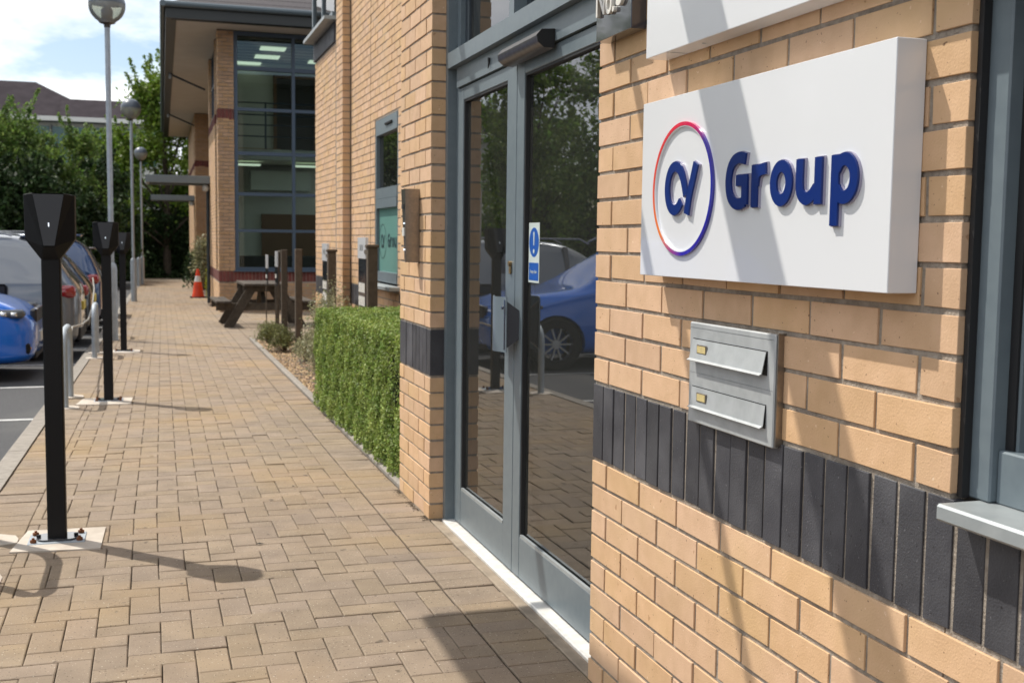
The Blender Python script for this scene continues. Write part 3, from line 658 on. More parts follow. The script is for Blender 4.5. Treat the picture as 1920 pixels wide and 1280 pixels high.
# ------------------------------------------------------------------ signs on the near wall
def logo(o, X, k, dy, dz, w, d, mface, medge, ring_m, parent_names=True, ring=True, letters='all'):
    """CY in a ring + Group, strokes in (Y,z) of the big sign; mapped to X plane with scale k around (2.39,1.43)"""
    def T(p): return ((p[0]-2.39)*k+dy, (p[1]-1.43)*k+dz)
    def ch(name, strokes):
        mb = MB()
        for q, (pts, close) in enumerate(strokes):
            P_ = smooth_path(pts, 6) if len(pts) > 2 else [Vector(p) for p in pts]
            if close: P_ = [Vector(p) for p in pts]
            P_ = [Vector(T(p)) for p in P_]
            stroke(mb, P_, w*k, (X-.0002*q, 0, 0), (0, 1, 0), (0, 0, 1), (-1, 0, 0), d, closed=close, mi=0)
        out = mb.build(name, mface, o)
        if medge:
            eb = MB()
            for q, (pts, close) in enumerate(strokes):
                P_ = smooth_path(pts, 6) if len(pts) > 2 and not close else [Vector(p) for p in pts]
                P_ = [Vector(T(p)) for p in P_]
                if not close:
                    a = (P_[0]-P_[1]).normalized()*.0016; P_[0] = P_[0]+a; a = (P_[-1]-P_[-2]).normalized()*.0016; P_[-1] = P_[-1]+a
                stroke(eb, P_, w*k+.0034, (X+.0003*q, 0, 0), (0, 1, 0), (0, 0, 1), (-1, 0, 0), d-.004, closed=close)
            eb.build('letter_edge', medge, out)
        return out
    el = lambda cy, cz, ry, rz, n=40: [(cy+ry*math.cos(2*math.pi*i/n), cz+rz*math.sin(2*math.pi*i/n)) for i in range(n)]
    A = [((2.386, 1.401), (2.400, 1.388), (2.418, 1.382), (2.438, 1.388), (2.453, 1.406), (2.459, 1.432), (2.454, 1.457), (2.441, 1.475), (2.421, 1.483), (2.400, 1.478), (2.384, 1.463), (2.372, 1.442), (2.361, 1.415))]
    ch('letter_c', [(A[0], False)]); ch('letter_y', [(((2.314, 1.485), (2.330, 1.447), (2.345, 1.412), (2.356, 1.372)), False)])
    G = ((2.092, 1.480), (2.113, 1.484), (2.137, 1.480), (2.155, 1.464), (2.162, 1.436), (2.155, 1.408), (2.137, 1.392), (2.114, 1.388), (2.092, 1.393))
    ch('letter_g', [(G, False), (((2.128, 1.437), (2.082, 1.437)), False), (((2.0925, 1.443), (2.0925, 1.386)), False)])
    ch('letter_r', [(((2.053, 1.4655), (2.053, 1.380)), False), (((2.050, 1.424), (2.046, 1.442), (2.034, 1.453), (2.010, 1.456)), False)])
    ch('letter_o', [(el(1.9515, 1.424, .0285, .033), True)])
    ch('letter_u', [(((1.886, 1.466), (1.886, 1.418), (1.880, 1.400), (1.864, 1.391), (1.846, 1.396), (1.830, 1.410)), False), (((1.823, 1.466), (1.823, 1.380)), False)])
    ch('letter_p', [(((1.770, 1.466), (1.770, 1.340)), False), (((1.766, 1.440), (1.752, 1.455), (1.733, 1.456), (1.717, 1.443), (1.712, 1.424), (1.717, 1.404), (1.733, 1.391), (1.752, 1.392), (1.766, 1.406)), False)])
    if ring:
        mb = MB(); stroke(mb, [T(p) for p in el(2.39, 1.43, .149, .149, 72)], .0085*k if k == 1 else .006*k, (X, 0, 0), (0, 1, 0), (0, 0, 1), (-1, 0, 0), d*.7, closed=True)
        rg = mb.build('logo_ring', ring_m, o, smooth=True)
        if k == 1:
            mb = MB(); stroke(mb, [T(p) for p in el(2.39, 1.43, .1435, .1435, 72)], .0025, (X, 0, 0), (0, 1, 0), (0, 0, 1), (-1, 0, 0), d*.6, closed=True); mb.build('ring_edge', 'sign_white', rg)
# ring colour runs red (top) - indigo (right, bottom) - orange (left, lower)
m = bpy.data.materials.new('ring_gradient'); m.use_nodes = True; t = m.node_tree; b = t.nodes['Principled BSDF']; b.inputs['Roughness'].default_value = .2; b.inputs['Coat Weight'].default_value = .5
ge = t.nodes.new('ShaderNodeNewGeometry'); sp = t.nodes.new('ShaderNodeSeparateXYZ'); t.links.new(ge.outputs['Position'], sp.inputs[0])
def mnode(op, a, bb):
    q = t.nodes.new('ShaderNodeMath'); q.operation = op
    for i, v in ((0, a), (1, bb)):
        if isinstance(v, (int, float)): q.inputs[i].default_value = v
        elif v is not None: t.links.new(v, q.inputs[i])
    return q.outputs[0]
ang = mnode('ARCTAN2', mnode('SUBTRACT', sp.outputs['Z'], 1.43), mnode('SUBTRACT', 2.39, sp.outputs['Y'])); fr_ = mnode('ADD', mnode('DIVIDE', ang, 2*math.pi), .5)
cr = t.nodes.new('ShaderNodeValToRGB'); t.links.new(fr_, cr.inputs[0]); e = cr.color_ramp.elements
e[0].position = 0; e[0].color = (.75, .10, .06, 1); e[1].position = 1; e[1].color = (.75, .10, .06, 1)
for p, c in ((.12, (.8, .22, .03, 1)), (.20, (.35, .05, .2, 1)), (.26, (.03, .01, .35, 1)), (.5, (.015, .02, .30, 1)), (.62, (.05, .03, .28, 1)), (.69, (.6, .01, .10, 1)), (.78, (.72, .01, .05, 1)), (.92, (.75, .06, .05, 1))):
    q = cr.color_ramp.elements.new(p); q.color = c
t.links.new(cr.outputs[0], b.inputs['Base Color']); MATS['ring_gradient'] = m
SX = 1.18
s1 = MB().bbox(SX, 1.2385, 1.617, 2.622, 1.226, 1.648, .0012).build('company_sign', 'sign_white'); tag(s1, 'white box sign with CY Group in blue raised letters and a coloured ring', 'sign')
logo(s1, SX, 1, 2.39, 1.43, .0232, .009, 'navy', 'acrylic_edge', 'ring_gradient')
s2 = MB().bbox(SX, 1.2385, .9, 2.614, 1.757, 2.18, .0012).build('blank_sign', 'sign_white'); tag(s2, 'plain white box sign cut off by the top edge, above the blue lettered one', 'sign')
mb = MB(); mb.box(SX+.004, 1.236, 1.619, 1.6195, 1.2, 1.2)
bt = MB(); bt.tube([(1.208, 2.36, 1.757), (1.208, 2.36, 1.7555)], .005, 10); bt.build('screw', 'steel', s2)
MB().box(SX+.002, 1.236, 2.497, 2.499, 1.7562, 1.7575).build('seam', 'galv', s2)
dec = empty('window_decal', 'dark CY Group logo on the pale green lower window pane behind the sign posts', 'decal')
logo(dec, 2.1835, 1.1, 10.925, 1.292, .0215, .0012, 'decal_dark', None, 'decal_dark')
# house number plate: black gloss box with No.5 in white serif letters
n5 = MB().bbox(1.195, 1.238, 2.745, 2.985, 1.856, 2.06, .0015).build('number_sign', 'black_gloss'); tag(n5, 'black gloss plate with white raised No.5 at the top beside the door', 'sign')
text('N', .115, (1.19, 2.935, 1.955), RW, 'off_white', 'numeral', n5, ext=.005, bold=.001, sxy=(.8, 1))
text('o.', .105, (1.19, 2.868, 1.948), RW, 'off_white', 'numeral', n5, ext=.005, bold=.001, sxy=(.8, 1))
text('5', .125, (1.19, 2.805, 1.965), RW, 'off_white', 'numeral', n5, ext=.005, bold=.002, sxy=(.8, 1))
# ------------------------------------------------------------------ letterbox
LX = 1.222
lb = MB(); lb.bbox(LX, 1.2385, 2.036, 2.420, .886, 1.122, .0025)
lb = lb.build('letterbox', 'steel'); tag(lb, 'brushed metal double letterbox with two flaps set in the brick wall', 'letterbox')
MB().bbox(LX+.003, 1.246, 2.030, 2.034, .890, 1.124, .001).build('side_plate', 'brushed', lb)
MB().box(LX-.0006, LX, 2.040, 2.416, 1.1095, 1.1105).box(LX-.0004, LX, 2.04, 2.416, 1.004, 1.005).build('seam', 'galv', lb)
def flap(z0, z1, tilt):
    y0, y1 = 2.066, 2.398; m = MB()
    m.box(LX-.0012, LX+.001, y0-.002, y1+.002, z0-.002, z1+.002); fr = m.build('flap_recess', 'gasket', lb)
    xb = LX-.003-tilt
    v = [(LX-.003, y0, z1), (LX-.003, y1, z1), (xb, y1, z0+.003), (xb, y0, z0+.003), (xb-.007, y1, z0-.001), (xb-.007, y0, z0-.001), (LX-.0005, y0, z1), (LX-.0005, y1, z1), (LX-.0005, y1, z0), (LX-.0005, y0, z0)]
    m = MB().add(v, [(0, 1, 2, 3), (3, 2, 4, 5), (0, 6, 7, 1)]); m.add([v[0], v[3], (xb+.001, y0, z0+.003), (LX-.002, y0, z1)], [(0, 1, 2, 3)])
    me = m.mesh('letter_flap', 'steel'); o = link('letter_flap', me, lb); sm = o.modifiers.new('s', 'SOLIDIFY'); sm.thickness = .0015
    zc = z0+(z1-z0)*.55; xx = LX-.003-tilt*.45
    MB().bbox(xx-.0026, xx, 2.318, 2.366, zc-.011, zc+.011, .001).build('card_frame', 'brushed', o)
    MB().box(xx-.0034, xx-.0022, 2.322, 2.362, zc-.008, zc+.008).build('name_card', 'label_card', o)
flap(1.036, 1.083, .009); flap(.925, .971, .004)
# ------------------------------------------------------------------ intercom on the pillar
ic = MB(); y0, y1 = 5.345, 5.455
v = [(1.238, 5.31, 1.20), (1.238, 5.365, 1.20), (1.180, 5.365, 1.20), (1.172, 5.31, 1.20), (1.238, 5.31, 1.548), (1.238, 5.42, 1.548), (1.172, 5.42, 1.548), (1.168, 5.31, 1.548)]
ic.add(v, [(0, 1, 2, 3), (4, 7, 6, 5), (0, 3, 7, 4), (1, 5, 6, 2), (3, 2, 6, 7), (0, 4, 5, 1)])
ic = ic.build('intercom', 'brushed'); tag(ic, 'wedge shaped stainless steel door intercom on the brick pillar', 'intercom')
def icx(z): return 1.173-.002*(z-1.2)/.348-.002
for z, r_s, mm in ((1.26, .005, 'led'), (1.385, .005, 'led')): MB().tube([(icx(z)+.004, 5.338, z), (icx(z)-.003, 5.338, z)], r_s*.7, 10).build('indicator', mm, ic)
MB().box(icx(1.35)-.004, icx(1.35)+.01, 5.325, 5.365, 1.325, 1.365).build('call_button', 'plate_white', ic)
MB().box(icx(1.48)-.004, icx(1.48)+.01, 5.33, 5.38, 1.455, 1.475).build('speaker_grille', 'gasket', ic)
# ------------------------------------------------------------------ vehicle charging posts
def charger(X, Y, pad, lab, hoopfar):
    z = g(Y)
    t = empty('charging_post', lab, 'charging post', (X, Y, z), group='vehicle charging posts along the kerb')
    MB().bbox(-.0375, .0375, -.0375, .0375, .012, 1.21, .005).build('post', 'black_paint', t)
    bp_ = MB(); pts = []
    for i in range(32):
        a = 2*math.pi*i/32; cx = .045 if math.cos(a) > 0 else -.045; pts.append((cx+.042*math.cos(a), .062*math.sin(a)))
    bp_.prism(pts, (0, 0, .010), (1, 0, 0), (0, 1, 0), (0, 0, 1), .008); bp_.build('base_flange', 'black_gloss', t)
    bp2 = MB().bbox(-.115, .115, -.085, .085, .001, .010, .003).build('base_plate', 'galv_post', t)
    for ax in (-.092, .092):
        for ay in (-.062, .062):
            n = MB(); n.prism([(.013*math.cos(i*math.pi/3), .013*math.sin(i*math.pi/3)) for i in range(6)], (ax, ay, .010), (1, 0, 0), (0, 1, 0), (0, 0, 1), .012)
            n.tube([(ax, ay, .020), (ax, ay, .030)], .006, 8); n.build('anchor_bolt', 'rust', t)
    for ax in (-.075, .075): MB().tube([(ax, 0, .018), (ax, 0, .027)], .009, 8).build('flange_screw', 'black_plastic', t)
    # faceted charger head
    H = 1.205; v = [(-.062, -.085, H+.275), (.062, -.085, H+.275), (.022, -.098, H+.055), (-.022, -.098, H+.055),
        (-.100, -.035, H+.270), (.100, -.035, H+.270), (.098, -.035, H+.085), (-.098, -.035, H+.085),
        (-.100, .06, H+.270), (.100, .06, H+.270), (.098, .06, H+.085), (-.098, .06, H+.085),
        (-.036, -.040, H), (.036, -.040, H), (.036, .05, H), (-.036, .05, H)]
    hd = MB().add(v, [(0, 4, 7, 3), (1, 2, 6, 5), (0, 1, 5, 9, 8, 4), (4, 8, 11, 7), (5, 6, 10, 9), (8, 9, 10, 11), (3, 7, 12), (2, 13, 6), (3, 12, 13, 2), (7, 11, 15, 12), (6, 13, 14, 10), (11, 10, 14, 15), (12, 15, 14, 13)])
    me = hd.mesh('charger_head', 'black_plastic'); o = link('charger_head', me, t); bv = o.modifiers.new('b', 'BEVEL'); bv.width = .004; bv.segments = 2
    f = [(v[i][0], v[i][1]-.0015, v[i][2]) for i in (0, 1, 2, 3)]; c = [sum(p[k] for p in f)/4 for k in range(3)]; f = [[c[k]+(p[k]-c[k])*.965 for k in range(3)] for p in f]
    fp = MB().add([tuple(p) for p in f]+[(p[0], p[1]+.003, p[2]) for p in f], [(0, 1, 2, 3), (4, 7, 6, 5), (0, 4, 5, 1), (1, 5, 6, 2), (2, 6, 7, 3), (3, 7, 4, 0)]).build('front_panel', 'black_front', o)
    MB().box(-.0018, .0018, -.0955, -.092, H+.138, H+.153).build('status_light', 'led', fp)
    x0, x1, y0, y1 = pad
    p = MB(); p.add([(x0+.04, y1, g(y1)+.006), (x1, y1-.02, g(y1)+.006), (x1-.01, y0, g(y0)+.006), (x0, y0+.03, g(y0)+.006), (x0+.04, y1, g(y1)-.05), (x1, y1-.02, g(y1)-.05), (x1-.01, y0, g(y0)-.05), (x0, y0+.03, g(y0)-.05)], [(0, 3, 2, 1), (4, 5, 6, 7), (0, 1, 5, 4), (1, 2, 6, 5), (2, 3, 7, 6), (3, 0, 4, 7)])
    p.build('concrete_footing', 'concrete_pad', kind='structure')
    return t
PADS = [(-.56, -.195, 4.955, 5.34), (-.57, -.135, 9.66, 10.10), (-.56, -.10, 14.60, 15.07)]
charger(-.386, 5.16, PADS[0], 'nearest black charging post with faceted head, bolted to a pale concrete square', 0)
charger(-.322, 9.93, PADS[1], 'second black charging post, middle one of the row along the kerb', 0)
charger(-.295, 14.9, PADS[2], 'farthest of the three black charging posts, thin against the cars', 0)
# hoop barriers between posts and kerb (parallel to the kerb)
def hoop(X, Y, L_, lab, h=.60):
    t = empty('hoop_barrier', lab, 'barrier', (X, Y, g(Y)), group='galvanised hoop barriers along the kerb'); r = .15; pts = [(0, 0, -.02)]
    for i in range(9): a = math.pi/2*i/8; pts.append((0, r-r*math.cos(a), h-r+r*math.sin(a)))
    for i in range(9): a = math.pi/2*i/8; pts.append((0, L_-r+r*math.sin(a), h-r+r*math.cos(a)))
    pts.append((0, L_, -.02)); MB().tube(pts, .029, 14).build('tube', 'galv_post', t, smooth=True, angle=60)
    for y in (0, L_):
        q = MB(); q.prism([(.11*math.cos(i*.63)+.02*math.sin(i*3), .11*math.sin(i*.63)) for i in range(10)], (0, y, -.03), (1, 0, 0), (0, 1, 0), (0, 0, 1), .036); q.build('footing', 'concrete_pad', t)
hoop(-.655, 4.62, .58, 'hoop barrier just outside the left edge beside the nearest charging post')
hoop(-.64, 9.56, .66, 'galvanised hoop barrier beyond the nearest charging post, with a pale cable behind it')
hoop(-.60, 14.0, .60, 'galvanised hoop barrier left of the second charging post')
hoop(-.50, 17.1, .60, 'farther hoop barrier seen just behind the second charging post')
# ------------------------------------------------------------------ lamp posts
def lamp(X, Y, lab, base=True):
    z = g(Y); t = empty('street_lamp', lab, 'street lamp', (X, Y, z), group='globe lamps along the path'); h = 4.45-z
    MB().lathe([(.036, -.0), (.036, h-.30), (.030, h-.22)], n=16).build('pole', 'galv_post', t, smooth=True)
    MB().lathe([(.001, 0), (.072, 0), (.072, 1.0), (.060, 1.06), (.036, 1.09)], n=16).build('base_column', 'galv_post', t, smooth=True)
    gl = MB(); R0 = .245
    gl.lathe([(R0*math.cos(a), h+R0*math.sin(a)) for a in [R(x) for x in range(4, 91, 8)]]+[(.001, h+R0)], n=28); cap = gl.build('globe_cap', 'globe_grey', t, smooth=True, angle=60)
    gl = MB(); gl.lathe([(R0*.99*math.cos(a), h+R0*.99*math.sin(a)) for a in [R(x) for x in range(4, -66, -7)]]+[(.10, h-R0*.98)], n=28); gl.build('globe_bowl', 'globe_clear', t, smooth=True, angle=60)
    MB().lathe([(.04, h-.30), (.045, h-.26), (.10, h-.235), (.105, h-.21), (.06, h-.205), (.075, h-.19), (.078, h-.06), (.05, h-.03), (.001, h-.03)], n=18).build('lamp_holder', 'globe_brown', t, smooth=True, angle=40)
    return t
lamp(-.475, 16.79, 'nearest and tallest looking globe lamp, its globe cut off by the top edge')
lamp(-.33, 29.9, 'middle globe lamp of the three beside the path')
lamp(-.18, 45.7, 'farthest and lowest looking globe lamp beside the path')
MB().lathe([(.001, 0), (.07, 0), (.07, .98), (.05, 1.04), (.001, 1.05)], n=14).build('bollard', 'galv_post', loc=(-.30, 43.5, g(43.5)), label='short grey bollard beside the foot of the farthest globe lamp', cat='bollard')
# ------------------------------------------------------------------ garden posts with hanging signs
def blocks(mb, x, yc, zc, w, h, n):
    ww = w/n
    for i in range(n):
        a = yc+w/2-i*ww-.008
        mb.box(x-.001, x, a-ww*.72, a, zc-h/2, zc+h/2)
def garden_post(X, Y, htop, lab, signw=.30, sgn=None, gap=.14):
    z = g(Y); t = empty('sign_post', lab[0], 'post', (X, Y, z), group='timber posts with hanging signs in the planting bed')
    h = htop-z
    MB().bbox(-.043, .043, -.043, .043, -.1, h, .006).build('post', 'wood_post', t)
    MB().bbox(-.055, .055, -.055, .055, h, h+.03, .008).build('cap', 'wood_post', t)
    MB().box(-.03, .03, .05, .05+gap+.02, h-.055, h-.02).box(-.02, .02, .05, .05+gap+.02, h-.56, h-.53).build('bracket', 'wood_old', t)
    s = empty('hanging_sign', lab[1], 'sign', (X-.01, Y+.05+gap+signw/2, z), group='black and white signs on the timber posts')
    b_ = MB().bbox(-.012, .012, -signw/2, signw/2, h-.66, h-.10, .003).build('board', 'black_gloss', s)
    MB().bbox(-.016, .012, -signw/2-.01, signw/2+.01, h-.10, h+.09, .002).build('white_plate', 'sign_white', s)
    m = MB(); blocks(m, -.0125, 0, h-.36, signw*.85, .085, 4); blocks(m, -.0125, 0, h-.48, signw*.85, .085, 5); m.build('print', 'off_white', b_)
    m = MB(); blocks(m, -.017, 0, h, signw*.5, .05, 2); m.build('print', 'galv', b_)
    return t
garden_post(1.86, 9.78, 1.235, ('timber post nearest the opal window, rising behind the hedge', 'black and white sign hanging left of the post nearest the opal window'), .36)
garden_post(1.86, 12.05, 1.17, ('timber post in front of the end wall, second from the opal window', 'narrow black and white sign hanging in front of the end wall'), .33)
def plain_post(X, Y, htop, lab, w=.042, m='wood_post'):
    z = g(Y); t = MB().bbox(-w, w, -w, w, -.1, htop-z, .006).build('timber_post', m, loc=(X, Y, z)); tag(t, lab, 'post', 'plain timber posts in the planting bed'); return t
plain_post(1.80, 14.35, 1.18, 'timber post beside the brick corner, rising behind the grey shrub')
plain_post(1.86, 16.45, 1.15, 'timber post between the picnic table and the grey shrub')
st = MB().tube([(1.92, 17.9, g(18)-.05), (1.90, 17.6, .5), (1.88, 17.3, 1.12)], .022, 8).build('leaning_stake', 'wood_old'); tag(st, 'thin dark stake leaning beside the picnic table', 'stake')
for (X, Y, z1, z0, lab) in ((1.80, 18.3, 1.05, .58, 'leftmost white and dark strip sign by the leaning stake'), (1.80, 16.9, 1.12, .62, 'white and dark strip sign between the stake and the timber post'), (1.86, 14.9, 1.16, .52, 'white and dark strip sign beside the post behind the grey shrub')):
    s = empty('strip_sign', lab, 'sign', (X, Y, 0), group='white and dark strip signs in the planting bed'); zm = z0+(z1-z0)*.55
    MB().bbox(-.01, .01, -.12, .12, zm, z1, .002).build('white_plate', 'sign_white', s); q = MB().bbox(-.01, .01, -.11, .11, z0, zm-.002, .002).build('board', 'black_gloss', s)
    m = MB(); blocks(m, -.011, 0, (z0+zm)/2, .17, .06, 4); m.build('print', 'off_white', q)
    MB().box(-.008, .008, .10, .13, g(Y)-.05, z1).build('stem', 'wood_post', s)
# ------------------------------------------------------------------ leaves
def leafcloud(name, P_, size, m, parent=None, kind='stuff', up=.3, nrm=None, aspect=.55, seed=1):
    r = np.random.default_rng(seed); n = len(P_); P_ = np.asarray(P_, float)
    s = size*(.6+.8*r.random(n))[:, None]
    a = r.normal(size=(n, 3)); 
    if nrm is not None: a = a*.75+np.asarray(nrm)
    a[:, 2] += up; a /= np.linalg.norm(a, axis=1)[:, None]
    b = np.cross(a, r.normal(size=(n, 3))); b /= np.linalg.norm(b, axis=1)[:, None]; c = np.cross(a, b)
    V = np.empty((n, 4, 3)); V[:, 0] = P_-b*s; V[:, 1] = P_+c*s*aspect+a*s*.18; V[:, 2] = P_+b*s; V[:, 3] = P_-c*s*aspect+a*s*.18
    me = bpy.data.meshes.new(name); me.vertices.add(4*n); me.vertices.foreach_set('co', V.ravel())
    me.loops.add(4*n); me.loops.foreach_set('vertex_index', np.arange(4*n, dtype=np.int32)); me.polygons.add(n)
    me.polygons.foreach_set('loop_start', np.arange(0, 4*n, 4, dtype=np.int32)); me.materials.append(MATS[m]); me.update(calc_edges=True); me.validate()
    return link(name, me, parent, kind=kind)
# clipped box hedge between pillar and planting bed
hx0, hx1, hy0, hy1, hz = 1.275, 2.0, 5.80, 9.15, .80
hd = empty('box_hedge', 'clipped box hedge with small green leaves beside the door pillar', 'hedge')
r = np.random.default_rng(5)
def lump(p, f): return (np.sin(p[:, 0]*f+1)*np.sin(p[:, 1]*f*1.3+2)*np.sin(p[:, 2]*f*1.1+.5))
def face(n, ax, val, sgn, depth=.06):
    u = r.random((n, 3)); p = np.empty((n, 3)); lo = [hx0, hy0, .02]; hi = [hx1, hy1, hz]
    for k in range(3): p[:, k] = lo[k]+u[:, k]*(hi[k]-lo[k])
    q = p.copy(); q[:, ax] = val
    dd = lump(q, 13)*.02+lump(q, 29)*.016+lump(q, 53)*.012+.006*np.sin(q[:, 1]*3.1)
    p[:, ax] = val+sgn*(dd-np.abs(r.exponential(depth*.35, n)))
    p[:, 2] += np.array([g(y) for y in p[:, 1]]); nn = np.zeros((n, 3)); nn[:, ax] = sgn*1.0; return p, nn
Pn = [face(70000, 0, hx0, -1), face(36000, 2, hz, 1), face(9000, 1, hy0, -1), face(5000, 1, hy1, 1)]
PP = np.vstack([a for a, b in Pn]); NN = np.vstack([b for a, b in Pn])
keep = ~((PP[:, 0] < hx0+.2) & (r.random(len(PP)) < .35*(lump(PP*np.array([1, 1, 1]), 13) > .05)))
gapm = (np.hypot(PP[:, 1]-6.12, (PP[:, 2]-.52)*1.1) < .17) & (PP[:, 0] < 1.5) & (r.random(len(PP)) < .8); keep &= ~gapm
leafcloud('foliage', PP[keep], .0080, 'leaf_hedge', hd, nrm=NN[keep], up=.35, seed=2, aspect=.62)
Q = []
for i in range(420):                                        # stray shoots beyond the clipped faces
    if r.random() < .6: c = np.array([r.uniform(hx0, hx1), r.uniform(hy0, hy1), hz-.01]); o_ = np.array([r.normal()*.012, r.normal()*.012, r.uniform(.012, .045)])
    else: c = np.array([hx0, r.uniform(hy0, hy1), r.uniform(.1, hz)]); o_ = np.array([-r.uniform(.01, .032), r.normal()*.012, r.uniform(0, .02)])
    c[2] += g(c[1])
    for t_ in np.linspace(0, 1, 6): Q.append(c+o_*t_+r.normal(size=3)*.003)
leafcloud('shoots', np.array(Q), .0075, 'leaf_hedge', hd, up=.4, seed=8)
v = MB(); v.box(hx0+.075, hx1-.05, hy0+.06, hy1-.06, 0, hz-.065); v.build('dark_core', 'leaf_core', hd)  # solid near-black block in place of the dense inside of the hedge
tw = MB()
for i in range(240):
    y = random.uniform(hy0+.05, hy1-.05); z = random.uniform(.05, .7); tw.tube([(hx0+.10, y, z+g(y)), (hx0+.02, y+random.uniform(-.05, .05), z+g(y)+random.uniform(0, .07))], .0016, 4, cap=False)
tw.build('twigs', 'twig', hd, kind='stuff')
def shrub(name, X, Y, rx, rz_, n, size, m, lab, cat='shrub', stems=9, seed=1, lumps=11, group=None, tall=1.0):
    z0 = g(Y); t = empty(name, lab, cat, (X, Y, z0), group=group); rr = np.random.default_rng(seed); P_ = []
    ends = []
    for i in range(lumps):
        a = rr.random()*6.28; q = rr.random()**.6; zz = rz_*(.25+.7*rr.random()); c = np.array([math.cos(a)*rx*q*.75, math.sin(a)*rx*q*.75, zz]); ends.append(c)
        k = n//lumps; d = rr.normal(size=(k, 3))*np.array([rx*.28, rx*.28, rz_*.15]); P_.append(c+d)
    P_ = np.vstack(P_); P_[:, 2] = np.abs(P_[:, 2])+.01
    leafcloud('foliage', P_, size, m, t, seed=seed, up=.4)
    sb = MB()
    for c in ends: sb.tube([(c[0]*.1, c[1]*.1, 0), (c[0]*.6, c[1]*.6, c[2]*.6), tuple(c)], [.008, .006, .003], 5, cap=False)
    sb.build('stems', 'twig', t, kind='stuff'); return t
shrub('shrub', 1.72, 11.6, .24, .84, 6500, .014, 'leaf_grey', 'tall grey green shrub behind the far end of the hedge', seed=11, lumps=22)
shrub('shrub', 1.66, 10.6, .16, .34, 2000, .012, 'leaf_grey', 'low grey shrub on the gravel next to the hedge end', seed=12, lumps=14)
shrub('shrub', 1.72, 13.1, .18, .34, 1800, .013, 'leaf_grey', 'small grey shrub behind the green mounds', seed=15, lumps=10)
shrub('mound_plant', 1.58, 15.9, .20, .24, 2200, .013, 'leaf_lav', 'low green mound plant at the far end of the gravel bed', 'plant', seed=13, lumps=16)
shrub('mound_plant', 1.64, 14.5, .20, .26, 2200, .012, 'leaf_lav', 'second low green mound plant, nearer the grey shrub', 'plant', seed=14, lumps=16)
shrub('tuft', 1.42, 9.35, .10, .15, 500, .012, 'leaf_lav', 'small green tuft at the foot of the hedge corner', 'plant', seed=16, lumps=5)
# grit and dead leaves along the foot of the wall and the kerb
gr = MB(); rq = random.Random(4)
for i in range(900):
    k = rq.random()
    if k < .45: X, Y = 1.236-abs(rq.gauss(0, .012)), rq.uniform(5.08, 5.78)
    elif k < .6: X, Y = 1.236-abs(rq.gauss(0, .012)), rq.uniform(1.6, 3.06)
    elif k < .8: X, Y = 1.25-abs(rq.gauss(0, .02))+sx(9)*0, rq.uniform(5.8, 9.2)
    else: X, Y = rq.uniform(-.5, 1.2), rq.uniform(2.8, 12)
    s_ = rq.uniform(.0015, .005) if k < .8 else rq.uniform(.001, .0028); a = rq.random()*6.28; c_, q_ = math.cos(a)*s_, math.sin(a)*s_; z = g(Y)+.001; X += sx(Y)
    gr.add([(X+c_, Y+q_, z), (X-q_, Y+c_, z), (X-c_, Y-q_, z), (X+q_, Y-c_, z), (X, Y, z+s_*.7)], [(0, 1, 4), (1, 2, 4), (2, 3, 4), (3, 0, 4)])
link('grit', gr.mesh('grit', 'grit'), pave, kind='stuff')
# litter on the paving
for i, (x, y, m_, lab, s_) in enumerate([(.44, 4.86, 'black_plastic', 'dark squashed leaf on the paving before the door', .016), (.005, 7.13, 'leaf_litter', 'pale dry leaf on the middle of the paving', .014), (.93, 7.6, 'black_plastic', 'tiny dark crumb on the paving by the hedge', .009), (.72, 6.0, 'black_plastic', 'dark crumb on the paving near the pillar', .008)]):
    q = MB(); z = g(y)+.003; q.add([(x-s_, y, z), (x, y-s_*.6, z+.002), (x+s_*1.2, y+.002, z), (x+.1*s_, y+s_*.7, z+.003)], [(0, 1, 2, 3)]); o = q.build('fallen_leaf', m_); tag(o, lab, 'leaf')
# ------------------------------------------------------------------ picnic table
pt = empty('picnic_table', 'dark weathered timber picnic table in front of the glazed corner', 'picnic table', (1.86, 19.9, g(19.9)), R(1))
# table long axis runs along Y, A-frame ends face the camera
for i in range(5): MB().bbox(-.355+.144*i, -.355+.144*i+.136, -.75, .75, .70, .742, .006).build('top_board', 'wood_table', pt)
for sgn in (-1, 1):
    for k in range(2): a = sgn*(.62+.13*k); MB().bbox(a-.06, a+.06, -.75, .75, .415, .455, .006).build('seat_board', 'wood_table', pt)
for y in (-.55, .55):
    MB().bbox(-.36, .36, y-.02, y+.02, .60, .70, .005).build('top_brace', 'wood_old', pt); MB().bbox(-.80, .80, y-.022, y+.022, .29, .415, .005).build('seat_brace', 'wood_old', pt)
    for sgn in (-1, 1): MB().beam((sgn*.20, y-.045, .70), (sgn*.62, y-.045, -.01), .15, .045, up=(0, 1, 0)).build('leg', 'wood_old', pt)
MB().beam((0, -.50, .34), (0, -.08, .66), .07, .045).build('diagonal_brace', 'wood_old', pt); MB().beam((0, .50, .34), (0, .08, .66), .07, .045).build('diagonal_brace', 'wood_old', pt)
# ------------------------------------------------------------------ traffic cone
cn = empty('traffic_cone', 'orange traffic cone with a white band standing on the path', 'traffic cone', (1.32, 32.4, g(32.4)))
cb = MB(); cb.lathe([(.17, .03), (.155, .08), (.095, .44)], n=20); cb.lathe([(.067, .60), (.035, .78), (.03, .79), (.001, .79)], n=20); cb.build('cone_body', 'cone', cn, smooth=True)
MB().lathe([(.0955, .44), (.0675, .60)], n=20).build('reflective_band', 'cone_white', cn, smooth=True); MB().bbox(-.22, .22, -.22, .22, 0, .03, .01).build('base', 'black_plastic', cn)
